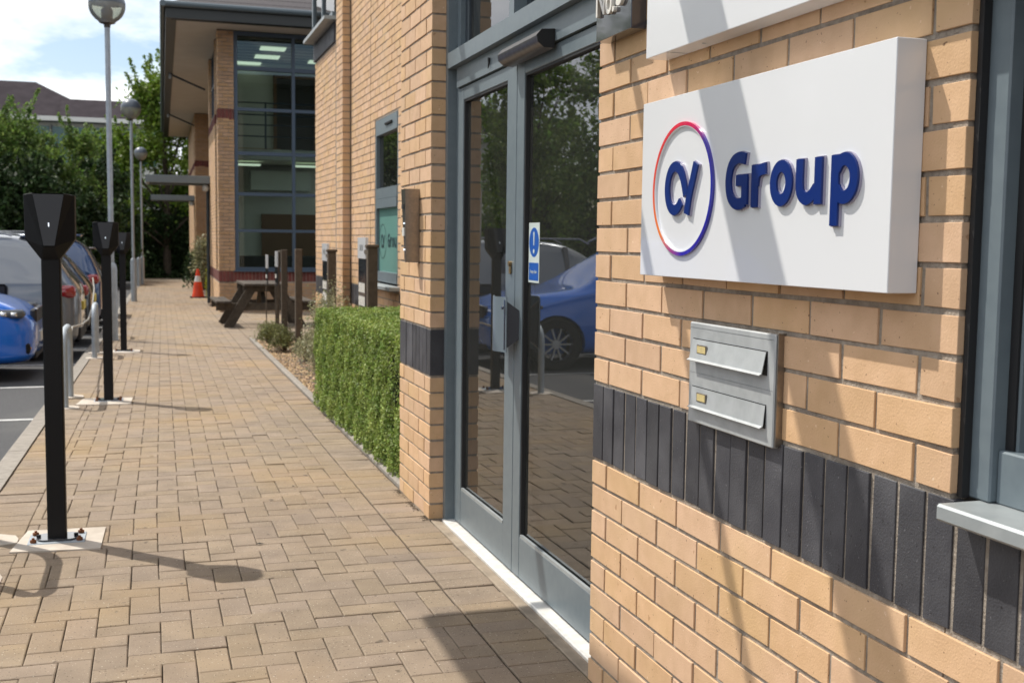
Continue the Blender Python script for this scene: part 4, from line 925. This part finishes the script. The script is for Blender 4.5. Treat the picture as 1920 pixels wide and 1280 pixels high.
# ------------------------------------------------------------------ second building (glazed corner, deep eaves)
fb = empty('glazed_building', 'two storey brick building with blue framed glazed corner, red brick bands and deep eaves', 'building', (1.42, 24.4, 0), -.0118)
ZB = -.6
opF = [(.33, 6.0, .62, 5.56)]
fw = mortar_wall(fb, (0, 0, 0), 0, 6.0, ZB, 5.56, .3, opF)
rF = []
def far_rows(L, z0, z1, first, bonds):
    out = []; z = z0; k = first
    while z < z1-.02:
        u = 0; w = bonds[k % 2]
        while u < L-.012: e = min(u+w, L); out.append((u+(JH if u > 0 else 0), e-(JH if e < L else 0), z+JH, z+.075-JH, 0)); u = e; w = .225
        z += .075; k += 1
    return out
rF = far_rows(6.0, ZB, .39, 0, (.22, .105)) + far_rows(.33, .62, 3.72, 0, (.22, .105)) + far_rows(.33, 3.96, 5.54, 0, (.22, .105))
def soldiers(L, za, zb, a=0): 
    out = []; u = a
    while u < L-.01: e = min(u+.075, L); out.append((u+.003, e-.003, za+.005, zb-.005, 1)); u = e
    return out
rF += soldiers(6.0, .395, .62)+soldiers(.33, 3.735, 3.96)
nb = brickwork(fw, (0, 0, 0), 0, rF, (), lambda p, k: p.x < .33 and k == 0 and p.z > .6, mats=('brick_far', 'brick_red'), deep0=.10, L=6.0)  # front turned from the sun gets the darker brick copy, side wall the lit one
print('far bricks', nb)
# side wall towards the path: window strip next to the corner, upper windows beyond
opS = [(4.6-1.25, 4.6-.45, .62, 5.56), (.5, 4.6-1.4, 4.0, 5.56)]
sw_ = mortar_wall(fb, (0, 4.6, 0), HP, 4.6, ZB, 5.56, .3, opS)
rS = far_rows(4.6, ZB, .39, 1, (.22, .105))+far_rows(4.6, .62, 3.72, 1, (.22, .105))+far_rows(4.6, 3.96, 5.54, 1, (.22, .105))+soldiers(4.6, .395, .62)+soldiers(4.6, 3.735, 3.96)
brickwork(sw_, (0, 4.6, 0), HP, rS, opS, None, mats=('brick', 'brick_red'), L=4.6)
def win(x0, x1, z0, z1, ty, cols=1, rows=1, par=fb, side=False, w=.05):
    "frame grid; side=True: on the wall facing the path"
    mb = MB()
    def bx(a, b, c, d, e=0):
        if side: mb.box(.06-e, .14, a, b, c, d)
        else: mb.box(a, b, .06-e, .14, c, d)
    bx(x0, x0+w, z0, z1); bx(x1-w, x1, z0, z1); bx(x0+w, x1-w, z0, z0+w); bx(x0+w, x1-w, z1-w, z1)
    for i in range(1, cols): c = x0+(x1-x0)*i/cols; bx(c-w/2, c+w/2, z0+w, z1-w, .004)
    for i in range(1, rows): c = z0+(z1-z0)*i/rows; bx(x0+w, x1-w, c-w/2, c+w/2, .008)
    f = mb.build('window_frame', 'frame_far', par)
    (MB().box(.10, .105, x0+w, x1-w, z0+w, z1-w) if side else MB().box(x0+w, x1-w, .10, .105, z0+w, z1-w)).build('window_pane', 'glass_far', f); return f
win(.45, 1.25, .63, 5.55, 0, 1, 5, side=True); win(1.4, 4.1, 4.01, 5.55, 0, 4, 2, side=True)
mb = MB()
mb.box(.335, .41, .04, .14, .63, 5.55); mb.box(1.52, 1.585, .032, .14, .63, 5.55); mb.box(3.1, 3.165, .032, .14, .63, 5.55); mb.box(4.7, 4.765, .032, .14, .63, 5.55)
for z, h in ((.63, .07), (1.435, .06), (2.19, .07), (3.03, .075), (3.94, .065), (4.77, .085), (5.47, .08)): mb.box(.41, 6.0, .04, .14, z, z+h)
gf_ = mb.build('window_frame', 'frame_far', fb)
for a, b in ((.41, 1.52), (1.585, 3.1), (3.165, 4.7)): MB().box(a, b, .095, .10, .7, 5.47).build('window_pane', 'glass_far', gf_)
MB().bbox(.30, 6.0, -.05, .04, .605, .632, .004).build('window_sill', 'frame_far', fb)
# interior behind the glass: landing, stair, doorway, ceiling lights
MB().box(.31, 6.0, 4.0, 4.1, ZB, 5.55).box(.305, .31, .35, 4.0, ZB, 5.55).build('stairwell_wall', 'int_wall', fb)
MB().box(.31, 6.0, .32, 4.0, 5.50, 5.54).build('ceiling', 'int_mid', fb)
ct = MB()
for i in range(9): ct.box(.32, 6, .35+i*.42, .37+i*.42, 5.488, 5.50)
ct.build('ceiling_grid', 'int_dark', fb)
for (a, b, c) in ((1.0, 1.55, 1.35), (.98, 1.53, 2.55), (2.25, 2.8, 2.9), (.6, 1.2, 3.7)): MB().bbox(a, b, c, c+.42, 5.462, 5.487, .004).build('ceiling_light', 'light_panel', fb)
MB().box(.31, 3.3, 1.6, 4.0, 3.05, 3.28).build('landing', 'int_wall', fb); MB().box(.31, 6.0, .32, 4.0, -.25, -.2).build('floor', 'int_floor', fb)
mb = MB(); mb.box(1.5, 1.58, 3.93, 3.998, 3.28, 5.25); mb.box(2.48, 2.56, 3.93, 3.998, 3.28, 5.25); mb.box(1.58, 2.48, 3.93, 3.998, 5.17, 5.25); df = mb.build('doorway', 'int_wood', fb)
MB().box(1.58, 2.48, 3.96, 3.999, 3.28, 5.17).build('inner_door', 'int_door', df)
rl = MB()
for z in (4.28, 4.02, 3.8, 3.55): rl.tube([(.35, 1.5, z), (2.4, 1.5, z)], .016, 6); rl.tube([(2.4, 1.5, z), (4.4, 1.5, z-1.5)], .02, 6)
for x in (.45, 1.1, 1.75, 2.4): rl.box(x-.02, x+.02, 1.48, 1.52, 3.28, 4.3)
rl.build('stair_rail', 'rail', fb)
MB().box(.31, 1.45, 1.62, 3.9, 3.281, 3.30).build('landing_floor', 'brick_far', fb)
sr = MB(); sr.beam((2.3, 1.7, 3.2), (5.0, 1.7, .9), .06, .30, up=(0, 1, 0)); sr.beam((4.0, 2.9, 1.3), (1.9, 2.9, -.2), .06, .28, up=(0, 1, 0)); sr.build('staircase', 'rail', fb)
MB().box(.9, 2.3, 3.2, 3.9, 2.45, 2.9).build('ceiling_beam', 'white_int', fb)
for a in (.45, 1.8): MB().bbox(a, a+.6, 2.2, 2.5, 2.96, 2.99, .004).build('ceiling_light', 'light_panel', fb)
MB().bbox(.6, 2.6, 2.2, 2.9, .62, .9, .01).build('table', 'int_dark', fb)
MB().box(1.2, 2.6, 3.9, 3.99, .5, 1.9).build('notice_board', 'int_wood', fb)
# recessed middle part and second bay
MB().box(.7, 6.0, 4.65, 16.5, ZB, 5.56).build('recessed_wall', 'brick_far', fb)
op2 = [(1.4, 2.2, .6, 5.4), (3.2, 5.0, .6, 2.6)]
b2 = mortar_wall(fb, (0, 16.6, 0), 0, .7, ZB, 5.56, .3); r2_ = far_rows(.7, ZB, .39, 0, (.22, .105))+far_rows(.7, .62, 3.72, 0, (.22, .105))+far_rows(.7, 3.96, 5.54, 0, (.22, .105))+soldiers(.7, .395, .62)+soldiers(.7, 3.735, 3.96)
brickwork(b2, (0, 16.6, 0), 0, r2_, (), None, mats=('brick_far', 'brick_red'), deep0=.08, L=.7)
b3 = mortar_wall(fb, (0, 26, 0), HP, 9.4, ZB, 5.56, .3, [(9.4-1.5, 9.4-.5, .6, 5.4)])
brickwork(b3, (0, 26, 0), HP, soldiers(9.4, .395, .62)+soldiers(9.4, 3.735, 3.96)+far_rows(9.4, ZB, .39, 1, (.22, .105))+far_rows(9.4, .62, 3.72, 1, (.22, .105))+far_rows(9.4, 3.96, 5.54, 1, (.22, .105)), [(9.4-1.5, 9.4-.5, .6, 5.4)], None, mats=('brick', 'brick_red'), L=9.4)
win(17.1, 18.1, .61, 5.39, 0, 1, 5, side=True)
MB().box(.5, 6, 17, 26, ZB, 5.5).build('building_core', 'int_dark', fb)
# eaves: soffit, fascia, gutter, struts, tiled roof
MB().box(-.90, 6.5, -.88, 26.5, 5.565, 5.60).build('soffit', 'soffit', fb)
mb = MB(); mb.box(-1.0, -.90, -.98, 26.6, 5.545, 5.80); mb.box(-.90, 6.5, -.98, -.88, 5.545, 5.80); mb.box(-.90, -.80, -.88, 26.6, 5.535, 5.564); mb.box(-.80, 6.5, -.88, -.80, 5.535, 5.564); mb.build('fascia', 'fascia', fb)
mb = MB(); mb.tube([(-1.05, -1.1, 5.80), (-1.05, 26.6, 5.80)], .06, 10); mb.tube([(-1.08, -1.04, 5.80), (6.5, -1.04, 5.80)], .06, 10); mb.build('gutter', 'gutter', fb, smooth=True)
for y in (6.9, 16.9):
    s = MB().tube([(-.86, y, 5.53), (.02 if y < 10 else .0, y, 5.17)], .028, 8).build('eaves_strut', 'frame_dark', fb); MB().bbox(-.90, -.84, y-.06, y+.06, 5.42, 5.54, .004).build('strut_plate', 'galv_post', s)
rt = MB(); n = 16
for i in range(n):
    a = i*.30; z = 5.82+i*.30*.52
    rt.add([(-1.0+a, -1.0+a, z), (6.5, -1.0+a, z), (6.5, -1.0+a+.34, z+.17), (-1.0+a+.34, -1.0+a+.34, z+.17), (-1.0+a, -1.0+a, z-.035), (6.5, -1.0+a, z-.035)], [(0, 1, 2, 3), (0, 4, 5, 1)])
    rt.add([(-1.0+a, -1.0+a, z), (-1.0+a, 26.6, z), (-1.0+a+.34, 26.6, z+.17), (-1.0+a+.34, -1.0+a+.34, z+.17), (-1.0+a, -1.0+a, z-.035), (-1.0+a, 26.6, z-.035)], [(0, 3, 2, 1), (0, 1, 5, 4)])
rt.build('roof_tiles', 'tile', fb, kind='stuff')
MB().tube([(-.04, 4.45, -.35), (-.04, 4.45, 2.6)], .04, 8).build('downpipe', 'frame_dark', fb)
for (ya, yb, lab) in ((4.0, 5.3, 0), (17.4, 18.8, 1)):
    c_ = MB().bbox(-1.48, .0, ya, ya+.07, 2.60, 2.78, .006).bbox(-1.48, .0, yb-.07, yb, 2.60, 2.78, .006).bbox(-1.48, -1.41, ya+.07, yb-.07, 2.60, 2.78, .006).box(-1.41, 0, ya+.07, yb-.07, 2.70, 2.73).build('door_canopy', 'frame', fb)
    MB().lathe([(.001, -.10), (.06, -.09), (.085, -.03), (.07, .03), (.03, .06), (.001, .06)], (-.10, ya+.2, 2.52), 14).build('globe_light', 'opal_globe' if 'opal_globe' in MATS else 'plate_white', c_, smooth=True)
# plants at the foot of the second building
shrub('shrub', 1.52, 40.2, .30, 1.15, 1800, .05, 'leaf_dark', 'tall dark shrub against the far bay behind the traffic cone', seed=31, lumps=12)
shrub('shrub', 1.78, 39.3, .35, 1.5, 1800, .05, 'leaf_grey', 'grey green shrub beside the far bay', seed=33, lumps=12)
shrub('shrub', 1.62, 30.2, .16, .95, 1500, .04, 'leaf_yellow', 'yellow green variegated shrub at the building corner by the cone', seed=32, lumps=12)
# ------------------------------------------------------------------ big building behind the trees
bb = empty('slate_roofed_building', 'large building with grey hipped roof and teal windows beyond the trees', 'building', (0, 0, 0))
MB().box(-30, 1.5, 90.6, 104, -1, 9.6).build('wall', 'cream', bb)
rf = MB(); rf.add([(-31, 90, 9.95), (-2.4, 90, 9.95), (-8.0, 96, 13.1), (-25, 96, 13.1), (-31, 104, 9.95), (-2.4, 104, 9.95)], [(0, 1, 2, 3), (1, 5, 2), (5, 4, 3, 2), (4, 0, 3)])
rf.add([(-6, 89.6, 9.95), (2.2, 89.6, 9.95), (2.2, 93, 11.6), (-6, 93, 11.6), (-6, 97, 9.95), (2.2, 97, 9.95)], [(0, 1, 2, 3), (3, 2, 5, 4), (1, 5, 2), (0, 3, 4)]); rf.build('roof', 'roof_far', bb)
MB().box(-31, 2.3, 89.4, 90.2, 9.62, 9.94).build('eaves', 'plate_white', bb)
for i in range(12): 
    w_ = MB().box(-14+i*1.25, -12.95+i*1.25, 90.45, 90.55, 6.6, 9.3).build('window', 'glass_teal', bb); MB().box(-14.06+i*1.25, -13.98+i*1.25, 90.35, 90.6, 6.5, 9.4).box(-13.98+i*1.25, -12.9+i*1.25, 90.38, 90.6, 7.9, 8.0).build('window_frame', 'frame_dark', w_)
# ------------------------------------------------------------------ trees
def tree(name, X, Y, h, rad, n, m, lab, seed, size=.11, z0=None, base=.12, lumps=60, group='trees and bushes beyond the car park', taper=.6, shoots=90):
    rr = np.random.default_rng(seed); z = g(min(Y, 58)) - .2; t = empty(name, lab, 'tree', (X, Y, z), group=group); P_ = []; lc = []
    k = int(n*.72)//lumps
    for i in range(lumps):
        f = base+(1-base)*rr.random()**.85; w = rad*(1-taper*f**2.2); a = rr.random()*6.283; q = w*rr.random()**.55*.92
        c = np.array([math.cos(a)*q, math.sin(a)*q, f*h*.90]); lc.append(c)
        d = rr.normal(size=(k, 3)); s_ = rad*(.13+.10*rr.random())*(1-.4*f); P_.append(c+d*s_*np.array([1, 1, .8]))
    ks = int(n*.28)//shoots
    for i in range(shoots):                                  # leafy shoots that break the outline
        c = lc[rr.integers(lumps)]; o = np.array([c[0], c[1], 0])*.55+rr.normal(size=3)*.25*rad; o[2] = abs(o[2])+.5*rad; o = o/np.linalg.norm(o)*rad*(.35+.35*rr.random())
        u = rr.random((ks, 1))**.8; P_.append(c+o*u+rr.normal(size=(ks, 3))*.055*rad*(1.15-u))
    P_ = np.vstack(P_); P_ = P_[P_[:, 2] > .05]
    leafcloud('crown', P_, size, m, t, kind=None, seed=seed, up=.35)
    b_ = MB(); b_.tube([(0, 0, -.3), (.05, .03, h*.3), (-.05, .05, h*.6), (0, 0, h*.9)], [h*.020, h*.015, h*.009, .01], 7)
    for c in lc[::3]: b_.tube([(0, 0, max(.3, c[2]*.55)), (c[0]*.5, c[1]*.5, c[2]*.8), tuple(c)], [h*.006, h*.004, .006], 5, cap=False)
    b_.build('trunk', 'bark', t, smooth=True); return t
for i, (X, Y, h, rad, mm, lab) in enumerate([
    (-7.6, 47, 7.2, 2.6, 'leaf_tree', 'broad green tree at the far left edge below the slate roof'),
    (-5.3, 49, 6.9, 2.3, 'leaf_tree', 'bushy green tree left of the nearest lamp, in front of the slate roof'),
    (-3.4, 50, 6.4, 1.9, 'leaf_tree', 'green tree just left of the nearest lamp pole'),
    (-2.0, 52, 5.4, 1.6, 'leaf_dark', 'dark shrubby tree behind the lamp poles'),
    (-6.4, 43, 4.6, 2.0, 'leaf_dark', 'dark bush behind the silver car'),
    (-4.2, 44, 4.2, 1.9, 'leaf_dark', 'dark bush behind the navy cars'),
    (-2.4, 46, 3.6, 1.5, 'leaf_dark', 'low dark bush left of the lamp bases')]):
    tree('tree', X, Y, h*1.04, rad*1.12, 26000, mm, lab, 50+i, size=.075 if mm == 'leaf_tree' else .095, taper=.45)
tree('ash_tree', .9, 57, 10.6, 2.9, 30000, 'leaf_ash', 'tall pale green ash tree beside the eaves of the glazed building', 71, size=.095, base=.30, lumps=60, taper=.55)
tree('tree', -1.6, 60, 7.4, 2.2, 15000, 'leaf_tree', 'green tree left of the tall ash', 72, size=.10, base=.15)
tree('tree', 3.4, 60, 7.5, 2.6, 15000, 'leaf_dark', 'dark tree closing the end of the path', 73, size=.10, base=.1)
# far hedge across the end of the path
rr = np.random.default_rng(9); n = 42000; P_ = np.stack([rr.uniform(-13, 6, n), rr.uniform(56.4, 59, n), rr.uniform(-.75, 3.9, n)], -1)
P_[:, 1] = 56.4+np.abs(rr.normal(size=n))*.35+.35*np.sin(P_[:, 0]*1.7)+.3*np.sin(P_[:, 2]*2.3+P_[:, 0]); P_ = P_[P_[:, 2] < 3.0+.5*np.sin(P_[:, 0]*.9)+.35*np.sin(P_[:, 0]*2.7)]
eh = empty('hedge', 'dark overgrown hedge closing the end of the path', 'hedge'); leafcloud('foliage', P_, .085, 'leaf_dark', eh, seed=9)
MB().box(-13, 6, 57.6, 59.4, -1.2, 2.6).build('dark_core', 'leaf_core', eh)  # solid near-black block behind the leaves
# trees along the far side of the car park, seen mirrored in the door and windows
for i, (X, Y, h, rad, mm, lab) in enumerate([
    (-8.8, 34, 8.2, 2.8, 'leaf_ash', 'green tree across the car park, mirrored in the left door leaf'),
    (-10.8, 29, 9.0, 3.0, 'leaf_tree', 'tree across the car park, mirrored behind the door handle'),
    (-12.2, 24.5, 9.6, 3.0, 'leaf_tree', 'tall tree across the car park, mirrored in the right door leaf'),
    (-13.8, 20, 9.8, 3.1, 'leaf_ash', 'loose crowned tree across the car park, mirrored in the right door leaf'),
    (-15, 15, 9.0, 3.0, 'leaf_tree', 'tree across the car park beyond the left edge of the view'),
    (-10.5, 40, 7.0, 2.6, 'leaf_tree', 'tree at the far corner of the car park')]):
    tree('tree', X, Y, h, rad, 17000, mm, lab, 90+i, size=.085, base=.10, taper=.45)
sheet('verge', [-60, -8.2], [-20, 0, 20, 60], lambda y: gf(y)-.10, 'leaf_core')
rr = np.random.default_rng(19); n = 26000; P_ = np.stack([-8.6-np.abs(rr.normal(size=n))*.5, rr.uniform(6, 50, n), rr.uniform(-.4, 2.2, n)], -1); P_[:, 0] += .3*np.sin(P_[:, 1]*1.1)
sh = empty('hedge', 'green hedge along the far side of the car park, mirrored low in the door', 'hedge'); leafcloud('foliage', P_, .075, 'leaf_tree', sh, seed=19)
MB().box(-10.4, -9.0, 6, 50, -.8, 1.9).build('dark_core', 'leaf_core', sh)  # solid near-black block filling the hedge
# ------------------------------------------------------------------ cars
def car(lab, paint, X, Y, rz, kind='suv', rear_lamp='lamp_red', group='cars parked along the kerb', name='parked_car'):
    """front at local x=0, tail at x=L, centre line y=0, ground z=0"""
    Lc, Wd, Hh = dict(suv=(4.35, 1.82, 1.60), hatch=(4.20, 1.80, 1.47), estate=(4.55, 1.82, 1.50), big=(4.55, 1.88, 1.68))[kind]
    hb = Hh*.60; hood = Hh*.60
    # station: x, zbottom, halfwidth, z_belt, z_top, halfwidth at top
    w = Wd/2
    st = [(0.00, .30, w*.62, .55, .60, w*.55), (.06, .20, w*.80, .60, .68, w*.72), (.25, .18, w*.93, .68, hood-.13, w*.78), (.60, .18, w*.985, .78, hood-.04, w*.80),
          (1.05, .18, w, hb-.06, hood+.01, w*.80), (1.22, .18, w, hb-.02, hood+.05, w*.80), (1.95, .18, w, hb, Hh-.10, w*.70), (2.25, .18, w, hb+.01, Hh-.02, w*.69),
          (2.75, .18, w, hb+.02, Hh, w*.69), (3.30, .18, w, hb+.03, Hh-.01, w*.68), (Lc-.62, .18, w, hb+.04, Hh-.05, w*.66), (Lc-.22, .19, w*.97, hb+.04, hb+.20 if kind != 'big' else hb+.42, w*.72), (Lc-.07, .22, w*.90, hb-.02, hb+.03, w*.74), (Lc, .30, w*.78, hb-.22, hb-.16, w*.70)]
    if kind in ('suv', 'big', 'estate'):
        st[10] = (Lc-.42, .18, w, hb+.04, Hh-.05, w*.66)
    rings = []; 
    for (x, zb, hw, zbelt, zt, wt) in st:
        h1 = zb+(zbelt-zb)*.25; h2 = zb+(zbelt-zb)*.62
        half = [(0, zb), (hw*.86, zb), (hw*.985, zb+.06), (hw, h1), (hw*.995, h2), (hw*.965, zbelt-.015), (hw*.945, zbelt), (wt+(hw*.945-wt)*.12, zt-(zt-zbelt)*.10), (wt*.86, zt), (0, zt+.012)]
        rings.append([(x, y, z) for y, z in half]+[(x, -y, z) for y, z in half[-2:0:-1]])
    n = len(rings[0]); mb = MB()
    vs = [p for r_ in rings for p in r_]; fs = []; mi = []
    for i in range(len(rings)-1):
        for j in range(n):
            a, b = i*n+j, i*n+(j+1) % n; fs.append((a, b, b+n, a+n)); jj = j if j < 9 else n-1-j
            gl = 0
            if jj == 6 and 5 <= i <= 9: gl = 1                      # side windows
            if jj in (7, 8) and i == 5: gl = 1                      # windscreen
            if jj in (7, 8) and i == 10: gl = 1                     # rear window
            mi.append(gl)
    fs.append(tuple(range(n))[::-1]); mi.append(0); fs.append(tuple((len(rings)-1)*n+j for j in range(n))); mi.append(0)
    me = bpy.data.meshes.new('body'); me.from_pydata(vs, [], fs); me.materials.append(MATS[paint]); me.materials.append(MATS['car_glass']); me.polygons.foreach_set('material_index', mi)
    bm = bmesh.new(); bm.from_mesh(me); bmesh.ops.recalc_face_normals(bm, faces=bm.faces); bm.to_mesh(me); bm.free()
    tmp = bpy.data.objects.new('tmp', me); COL.objects.link(tmp); ss = tmp.modifiers.new('s', 'SUBSURF'); ss.levels = 2; ss.render_levels = 2
    cut = MB(); wr_ = .355
    for x in (.80, Lc-.82):
        for sy in (-1, 1): cut.lathe([(.001, 0), (wr_, 0), (wr_, .34), (.001, .34)], (x, sy*(w+.06) if sy < 0 else w+.06-.34, .32), 28, axis='y')
    cm = cut.mesh('cut', 'gasket'); co = bpy.data.objects.new('cut', cm); COL.objects.link(co)
    bo = tmp.modifiers.new('b', 'BOOLEAN'); bo.object = co; bo.operation = 'DIFFERENCE'; bo.solver = 'EXACT'; bo.material_mode = 'TRANSFER' if hasattr(bo, 'material_mode') else 'INDEX'
    bpy.context.view_layer.update(); dg = bpy.context.evaluated_depsgraph_get(); full = bpy.data.meshes.new_from_object(tmp.evaluated_get(dg))
    bpy.data.objects.remove(tmp); bpy.data.objects.remove(co)
    t = empty(name, lab, 'car', (X, Y, g(Y)-.135), rz, group)
    gi = [i for i, m_ in enumerate(full.materials) if m_ and m_.name == 'car_glass']
    def sub(name, glass_, parent):
        bm = bmesh.new(); bm.from_mesh(full); dele = [f for f in bm.faces if (f.material_index in gi) != glass_]; bmesh.ops.delete(bm, geom=dele, context='FACES')
        m_ = bpy.data.meshes.new(name); bm.to_mesh(m_); bm.free(); m_.materials.clear()
        for q in full.materials: m_.materials.append(q)
        m_.polygons.foreach_set('use_smooth', [True]*len(m_.polygons)); m_.set_sharp_from_angle(angle=R(38)); return link(name, m_, parent)
    body = sub('body', False, t); sub('windows', True, t).name = 'window_glass'
    # pillars between side windows
    for sy in (-1, 1):
        pm = MB()
        for x in (2.15, 3.12): pm.add([(x-.035, sy*(w*.955), hb), (x+.035, sy*(w*.955), hb), (x+.035, sy*(w*.735), Hh-.10), (x-.035, sy*(w*.735), Hh-.10), (x-.035, sy*(w*.92), hb), (x+.035, sy*(w*.92), hb), (x+.035, sy*(w*.70), Hh-.10), (x-.035, sy*(w*.70), Hh-.10)], [(0, 1, 2, 3), (4, 7, 6, 5), (0, 4, 5, 1), (1, 5, 6, 2), (2, 6, 7, 3), (3, 7, 4, 0)])
        pm.build('window_pillar', 'black_gloss', t)
        MB().bbox(1.55, Lc-1.35, sy*w*1.0-.012, sy*w*1.0+.012, .24, .33, .006).build('side_sill', 'black_plastic', t)
        MB().bbox(2.35, 2.55, sy*w*.995-.012, sy*w*.995+.014, hb-.13, hb-.10, .005).build('door_handle', paint, t); MB().bbox(3.22, 3.42, sy*w*.995-.012, sy*w*.995+.014, hb-.12, hb-.09, .005).build('door_handle', paint, t)
        # door shut lines
        dl_ = MB()
        for x in (1.42, 2.28, 3.14): dl_.box(x-.004, x+.004, sy*w*.997-.002, sy*w*.997+.003, .36, hb-.05)
        dl_.build('shut_line', 'gasket', t)
        mr = MB().bbox(1.50, 1.66, sy*(w+.05)-.09, sy*(w+.05)+.09, hb+.02, hb+.17, .04).build('wing_mirror', paint if paint != 'paint_blue' else 'paint_silver', t, smooth=True, angle=60)
        MB().lathe([(0.001, 0), (.03, 0), (.03, .02)], (1.6, sy*w*.95, hb+.03), 8, axis='y').build('mirror_arm', 'black_plastic', mr)
        hl = MB().bbox(.10, .50, sy*w*.80-.10, sy*w*.80+.070, hood-.28, hood-.19, .03).build('headlight', 'lamp_clear', t, smooth=True, angle=60)
        for q_ in range(3): MB().bbox(.17+.1*q_, .235+.1*q_, sy*w*.80+sy*.058-.012+.012*(1-q_)*sy*-1, sy*w*.80+sy*.058+.022, hood-.26, hood-.215, .008).build('lamp_lens', 'chrome', hl, smooth=True, angle=60)
        MB().bbox(.06, .30, sy*w*.70-.13, sy*w*.70+.10, .30, .42, .02).build('fog_lamp_recess', 'black_plastic', t)
        MB().bbox(.05, .16, sy*w*.68-.09, sy*w*.68+.07, .345, .375, .006).build('fog_lamp', 'lamp_amber', t)
        MB().bbox(Lc-.33, Lc-.05, sy*w*.84-.10, sy*w*.84+.055, hb-.16, hb+.0, .035).build('tail_light', rear_lamp, t, smooth=True, angle=60)
        for x in (.80, Lc-.82):
            ty = MB().lathe([(.20, -.10), (.30, -.105), (.325, -.08), (.33, 0), (.325, .08), (.30, .105), (.20, .10)], (x, sy*(w-.115), .325), 36, axis='y').build('wheel', 'tyre', t, smooth=True, angle=40)
            rm = MB().lathe([(.235, .07), (.245, .085), (.225, .09), (.215, .06), (.20, .02)], (x, sy*(w-.115), .325), 36, axis='y') if sy > 0 else MB().lathe([(.235, -.07), (.245, -.085), (.225, -.09), (.215, -.06), (.20, -.02)], (x, sy*(w-.115), .325), 36, axis='y')
            c0 = (x, sy*(w-.115)+sy*.055, .325)
            for k in range(10):
                a = 2*math.pi*k/10; d_ = .05
                rm.beam((c0[0]+.04*math.cos(a), c0[1]+sy*.01, c0[2]+.04*math.sin(a)), (c0[0]+.225*math.cos(a), c0[1]+sy*.012, c0[2]+.225*math.sin(a)), .020, .03, up=(0, 1, 0))
            rm.lathe([(.001, sy*.02), (.055, sy*.018), (.06, 0)], c0, 16, axis='y'); rm.build('rim', 'alloy', ty, smooth=True, angle=30)
    MB().bbox(.015, .08, -.42, .42, hood-.36, hood-.20, .02).build('grille', 'gasket', t); MB().bbox(.0, .03, -.46, .46, hood-.205, hood-.19, .004).build('grille_trim', 'chrome', t)
    MB().bbox(-.012, .06, -.26, .26, .40, .51, .003).build('number_plate', 'plate_white', t)
    MB().bbox(.02, .18, -.55, .55, .22, .33, .02).build('lower_grille', 'black_plastic', t)
    MB().bbox(Lc-.03, Lc+.012, -.26, .26, .62, .73, .003).build('number_plate', 'plate_yellow', t)
    MB().bbox(Lc-.22, Lc-.01, -w*.80, w*.80, .24, .44, .03).build('rear_bumper', 'black_plastic', t)
    MB().bbox(Lc-.72, Lc-.34, -w*.60, w*.60, Hh-.05, Hh-.015, .012).build('spoiler', paint, t, smooth=True, angle=50)
    for sy in (-1, 1): MB().tube([(1.75, sy*w*.62, Hh-.05), (1.9, sy*w*.63, Hh+.02), (Lc-1.0, sy*w*.60, Hh+.02), (Lc-.8, sy*w*.60, Hh-.03)], .014, 6).build('roof_rail', 'galv', t)
    return t, Lc
def park(lab, paint, Y, kind, nose_in, Xend, **k):
    Lc = dict(suv=4.35, hatch=4.20, estate=4.55, big=4.55)[kind]
    # nose_in: front towards the kerb (local +x points to -X)
    if nose_in: return car(lab, paint, Xend+sx(Y), Y, math.pi, kind, **k)
    return car(lab, paint, Xend+sx(Y)-Lc, Y, 0, kind, **k)
park('bright blue car parked nose to the kerb at the left edge', 'paint_blue', 13.55, 'suv', True, -1.22)
sv = park('silver car with open charging flap parked tail to the kerb behind the blue one', 'paint_silver', 16.0, 'suv', False, -.93)[0]
MB().bbox(3.32, 3.52, -.925, -.905, .82, .98, .03).build('charging_flap_recess', 'gasket', sv)
park('black car with a red tail lamp parked between the silver and navy cars', 'paint_black', 18.35, 'estate', False, -.92)
park('navy blue tall car parked beyond the black one', 'paint_navy', 20.9, 'big', False, -.90)
park('dark brown car parked farthest along the kerb', 'paint_brown', 23.3, 'hatch', False, -.80)
# cable from the posts to the black car
cb = MB().tube(smooth_path([(-.60, 9.95, .42), (-.66, 12.0, .36), (-.74, 14.2, .42), (-.80, 16.2, .66), (-.80, 17.6, .86)] , 5), .009, 6) if False else MB()
P3 = [Vector(p) for p in [(-.64, 10.25, .42), (-.70, 11.7, .43), (-.70, 13.4, .33), (-.70, 14.8, .29), (-.72, 16.4, .36), (-.74, 17.5, .55), (-.78, 18.0, .72)]]
pts = []
for i in range(len(P3)-1):
    for j in range(6): pts.append(P3[i].lerp(P3[i+1], j/6))
cb.tube(pts, .010, 6); cb = cb.build('charging_cable', 'cable', smooth=True); tag(cb, 'pale charging cable sagging from a hoop barrier to the black car', 'cable')
